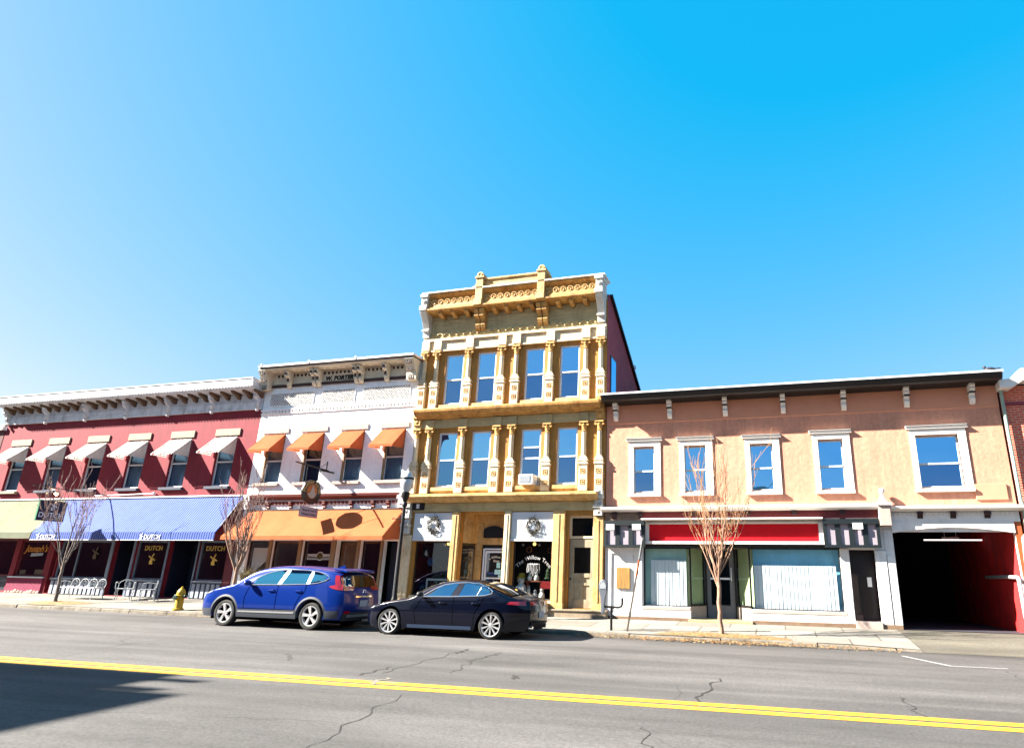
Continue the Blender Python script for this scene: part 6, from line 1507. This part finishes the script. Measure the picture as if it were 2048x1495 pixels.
for i in range(130):
    a = r.uniform(0, 6.28); s = r.uniform(.1, .55); b0 = Vector((-19.1+.2*r.uniform(-1, 1), -.7+.2*r.uniform(-1, 1), z+.68)); q.tube([b0, b0+Vector((math.cos(a)*s*.3, math.sin(a)*s*.3, .3)), b0+Vector((math.cos(a)*s*.8, math.sin(a)*s*.8, .55*r.uniform(.5, 1.2)))], [.008, .007, .003], 3)
q.build('dry_grass', mk('dry_grass_blades', (.36, .30, .14), var=.35), pt)

# goods in the yellow shop's windows
M_PORC = mk('white_porcelain', (1.5, 1.45, 1.38), rough=.35, var=.05)
def figurine(x, y, z, h, lab, hat=None, ears=True, mat=None, grp='figurines in the yellow shop window'):
    t = thing('figurine', lab, 'figurine', (x, y, z), grp); s = h
    q = MB(); q.lathe((x, y, z), [(.20*s, 0), (.24*s, .06*s), (.26*s, .25*s), (.2*s, .45*s), (.10*s, .58*s)], 12); q.ball((x, y-.02*s, z+.70*s), .155*s, 10, (1, 1, 1.05)); q.ball((x-.12*s, y-.18*s, z+.36*s), .075*s, 8, (1, 1, 1.6)); q.ball((x+.12*s, y-.18*s, z+.36*s), .075*s, 8, (1, 1, 1.6))
    if ears:
        for e in (-1, 1): q.ball((x+e*.07*s, y, z+.96*s), .05*s, 8, (.8, .5, 3.0))
    q.build('figure', mat or M_PORC, t, smooth=True)
    q = MB(); q.ball((x, y-.17*s, z+.66*s), .035*s, 6)
    for e in (-1, 1): q.ball((x+e*.055*s, y-.16*s, z+.74*s), .02*s, 6)
    q.build('face', M_IRON, t)
    if hat:
        q = MB(); q.lathe((x, y, z+.78*s), [(.19*s, 0), (.20*s, .03*s), (.14*s, .06*s), (.12*s, .18*s), (0, .2*s)], 12); q.build('hat', hat, t, smooth=40)
M_YHAT = mk('yellow_hat', (.80, .58, .05), var=.1)
figurine(-8.62, .30, -.76, .86, 'tall white figurine with a yellow hat in the window of the yellow shop', hat=M_YHAT, ears=False)
for x, y, z, h, lab in ((-8.30, .26, -.16, .30, 'small white rabbit figurine, left one on the red toy wagon'), (-8.06, .26, -.16, .34, 'white rabbit figurine with tall ears, right one on the red toy wagon'),
                     (-8.32, .25, -.76, .40, 'large white rabbit figurine, left of the pair under the toy wagon'), (-7.84, .25, -.76, .42, 'large white rabbit figurine, right of the pair under the toy wagon')):
    figurine(x, y, z, h, lab)
figurine(-8.08, .25, -.76, .36, 'round grey figurine between the two large white rabbits', ears=False, mat=mk('grey_pottery', (.42, .40, .40)))
wg = thing('toy_wagon', 'red and orange toy wagon carrying white figurines in the shop window', 'toy', (-8.2, .38, -.3))
q = MB(); q.box(-8.48, -7.90, .18, .58, -.20, -.165); q.build('tray', mk('orange_red_wood', (.62, .16, .06), var=.2), wg)
for x in (-8.44, -7.95):
    q = MB(); q.box(x-.03, x+.03, .38, .42, -.76, -.2); q.box(x-.03, x+.03, .52, .56, -.76, -.2); q.build('leg', mk('orange_red_wood', (.62, .16, .06)), wg)
q = MB(); q.box(-7.88, -7.52, .20, .55, -.42, -.18); tag(q.build('gift_box', mk('bright_red_box', (.60, .02, .02), rough=.5), bevel=.01), 'bright red box beside the toy wagon in the shop window', 'box')
tr = thing('toy_tree', 'small green toy fir tree at the edge of the shop window', 'toy', (-7.68, .36, -.18))
q = MB(); q.lathe((-7.68, .36, -.18), [(.02, 0), (.02, .08), (.14, .08), (.07, .2), (.11, .2), (.05, .32), (.08, .32), (0, .52)], 12); q.build('foliage', mk('toy_fir_green', (.08, .14, .04), var=.3, nscale=20), tr)
q = MB(); q.box(-7.86, -7.40, -.42, -.08, -1.24, -.86); cr = tag(q.build('display_crate', mk('brown_wicker', (.30, .19, .10), rough=.8, var=.4, nscale=18), bevel=.01), 'brown wicker display crate on the ground under the shop window', 'crate')
for xw, yw_, zw in ((-8.67, .40, 1.02), (-8.06, .40, 1.02), (-11.72, .40, 1.0)):
    q = MB(); q.ball((xw, yw_, zw), .05, 10); tag(q.build('glass_bauble', mk('pale_bauble', (.75, .76, .78), rough=.2), smooth=True), {-8.67: 'pale glass bauble hanging at the left top of the figurine window', -8.06: 'pale glass bauble hanging at the right top of the figurine window', -11.72: 'pale glass bauble hanging at the top of the dark picture window'}[xw], 'bauble', 'baubles hanging in the yellow shop windows')
for xw, lab in ((-8.25, 'glowing orange lamp at the top of the figurine window'), (-11.58, 'glowing orange lamp at the top of the dark picture window')):
    q = MB(); q.ball((xw, .42, 1.05), .055, 10); tag(q.build('window_lamp', mk('warm_lamp_glow', (1, .5, .08), emit=1.4, var=0), smooth=True), lab, 'lamp', 'orange lamps in the yellow shop windows')
q = MB(); q.box(-12.72, -12.42, .6, .63, .55, .98); o = q.build('picture', mk('dark_picture', (.02, .02, .025), var=.5, nscale=9)); tag(o, 'dark framed picture hanging in the left window of the yellow shop', 'picture')
q = MB(); q.prism('Y', [(-12.62, .66), (-12.50, .60), (-12.5, .72), (-12.56, .84), (-12.6, .78)], .592, .599); q.build('picture_detail', M_PORC, o)
q = MB(); q.lathe((-12.27, .5, .41), [(0, 0), (.13, -.02), (.15, .0)], 18, 'Y'); tag(q.build('blue_plate', mk('blue_glaze', (.03, .10, .28), rough=.3, var=.4, nscale=10), smooth=True), 'round blue plate displayed in the left window of the yellow shop', 'plate')
fb = thing('framed_board', 'large white framed dark board low in the left window of the yellow shop', 'board', (-11.85, .3, -.4))
q = MB(); q.box(-12.28, -11.36, .30, .34, -.23, -.16); q.box(-12.28, -12.22, .30, .34, -.70, -.23); q.box(-11.42, -11.36, .30, .34, -.70, -.23); q.build('frame', M_WPAN, fb)
q = MB(); q.box(-12.22, -11.42, .31, .33, -.70, -.23); q.build('panel', M_DARK, fb)
r = random.Random(77)
fl2 = thing('flower_display', 'mixed dark flower display in the left window of the yellow shop', 'flowers', (-11.8, .6, -.1))
q = MB()
for i in range(260):
    c = Vector((r.gauss(-11.75, .26), r.uniform(.5, .9), r.gauss(.18, .24))); d = Vector((r.gauss(0, 1), r.gauss(0, 1), r.gauss(0, 1))).normalized()*r.uniform(.02, .06); w = Vector((r.gauss(0, 1), r.gauss(0, 1), r.gauss(0, 1))).normalized()*r.uniform(.015, .04)
    q.add([c-d, c-w, c+d, c+w], [(0,1,2,3)], r.randrange(4))
q.build('blossoms', [mk('teal_leaf', (.03, .16, .16)), mk('dusty_pink_petal', (.38, .16, .14)), mk('dark_leaf', (.02, .03, .02)), mk('grey_petal', (.35, .34, .34))], fl2)
q = MB(); q.lathe((-12.45, .4, -.70), [(.10, 0), (.14, .05), (.17, .2), (.12, .32), (.07, .36), (.09, .4)], 14); tag(q.build('vase', mk('dark_blue_vase', (.02, .025, .06), rough=.15), smooth=40), 'dark glossy vase low in the left window of the yellow shop', 'vase')
for x, zc, rr in ((-8.52, .86, .12), (-7.75, .85, .1)):
    q = MB(); q.lathe((x, .62, zc), [(rr, 0), (rr*.7, -.03), (rr*.55, 0), (rr*.7, .03), (rr, 0)], 16, 'Y'); tag(q.build('straw_wreath', mk('rust_straw', (.30, .10, .05), var=.4, nscale=18), smooth=True), 'small rust brown wreath hanging at the ' + ('left' if x < -8 else 'right') + ' inside the figurine window', 'wreath', 'rust wreaths inside the figurine window')

# ------------------------------------------------------------------ across the street, behind the viewer: seen as the shadow on the road and in the glass
def opposite(name, label, x0, x1, y, h, mat, cap, dep=8.0):
    t = thing(name, label, 'building', ((x0+x1)/2, y, -1.6), 'buildings on the near side of the street')
    zt = -1.6+h; q = MB(); q.box(x0, x1, y-dep, y, -2.0, zt)
    if dep < 6: q.box(x1+.001, x1+1.35, y-dep, y-1.0, -2.0, zt)  # unseen end bay shaped to fit the edge of the road shadow
    q.build('wall', mat, t)
    q = MB(); q.box(x0-.1, x1+.1, y-dep, y+.35, zt+.002, zt+.25)
    if dep < 6: q.box(x1+.101, x1+1.5, y-dep, y-.95, zt+.002, zt+.25)
    q.build('cornice', cap, t)
    q = MB()
    nn = max(2, int((x1-x0)/2.4))
    for i in range(nn):
        xc = x0+(x1-x0)*(i+.5)/nn
        for zb in (2.2, 5.2, 8.2):
            if zb+2.4 < zt: q.box(xc-.5, xc+.5, y, y+.03, zb, zb+1.9)
    q.build('windows', M_SHOPDK, t)
    if dep < 6:
        for yy in (-.75, -.05):
            q = MB(); q.bar((x1, y+yy, zt+.15), (x1+1.0, y+yy, zt+.15), .16); q.build('shadow_notch_beam', cap, t)  # unseen beams added to notch the tip of the road shadow
opposite('brick_building', 'tall brick building across the street that throws the shadow on the road', -95, -28.1, -20.35, 13.4, M_SIDE, M_OLDWH, 5.5)
M_OPB = brick('brown_brick', (.22, .10, .07), (.18, .08, .06), (.3, .25, .2))
opposite('brick_building', 'lower brown brick building across the street reflected in the windows', -24, -8, -29, 6.5, M_OPB, M_OLDWH)
opposite('brick_building', 'dark stone building across the street reflected in the windows', -7.8, 6, -30, 7.8, mk('grey_stone_front', (.22, .21, .2)), M_OLDWH)
opposite('brick_building', 'low grey shop building across the street reflected in the windows', 6.2, 26, -29, 6.5, M_OPB, M_FLASH)
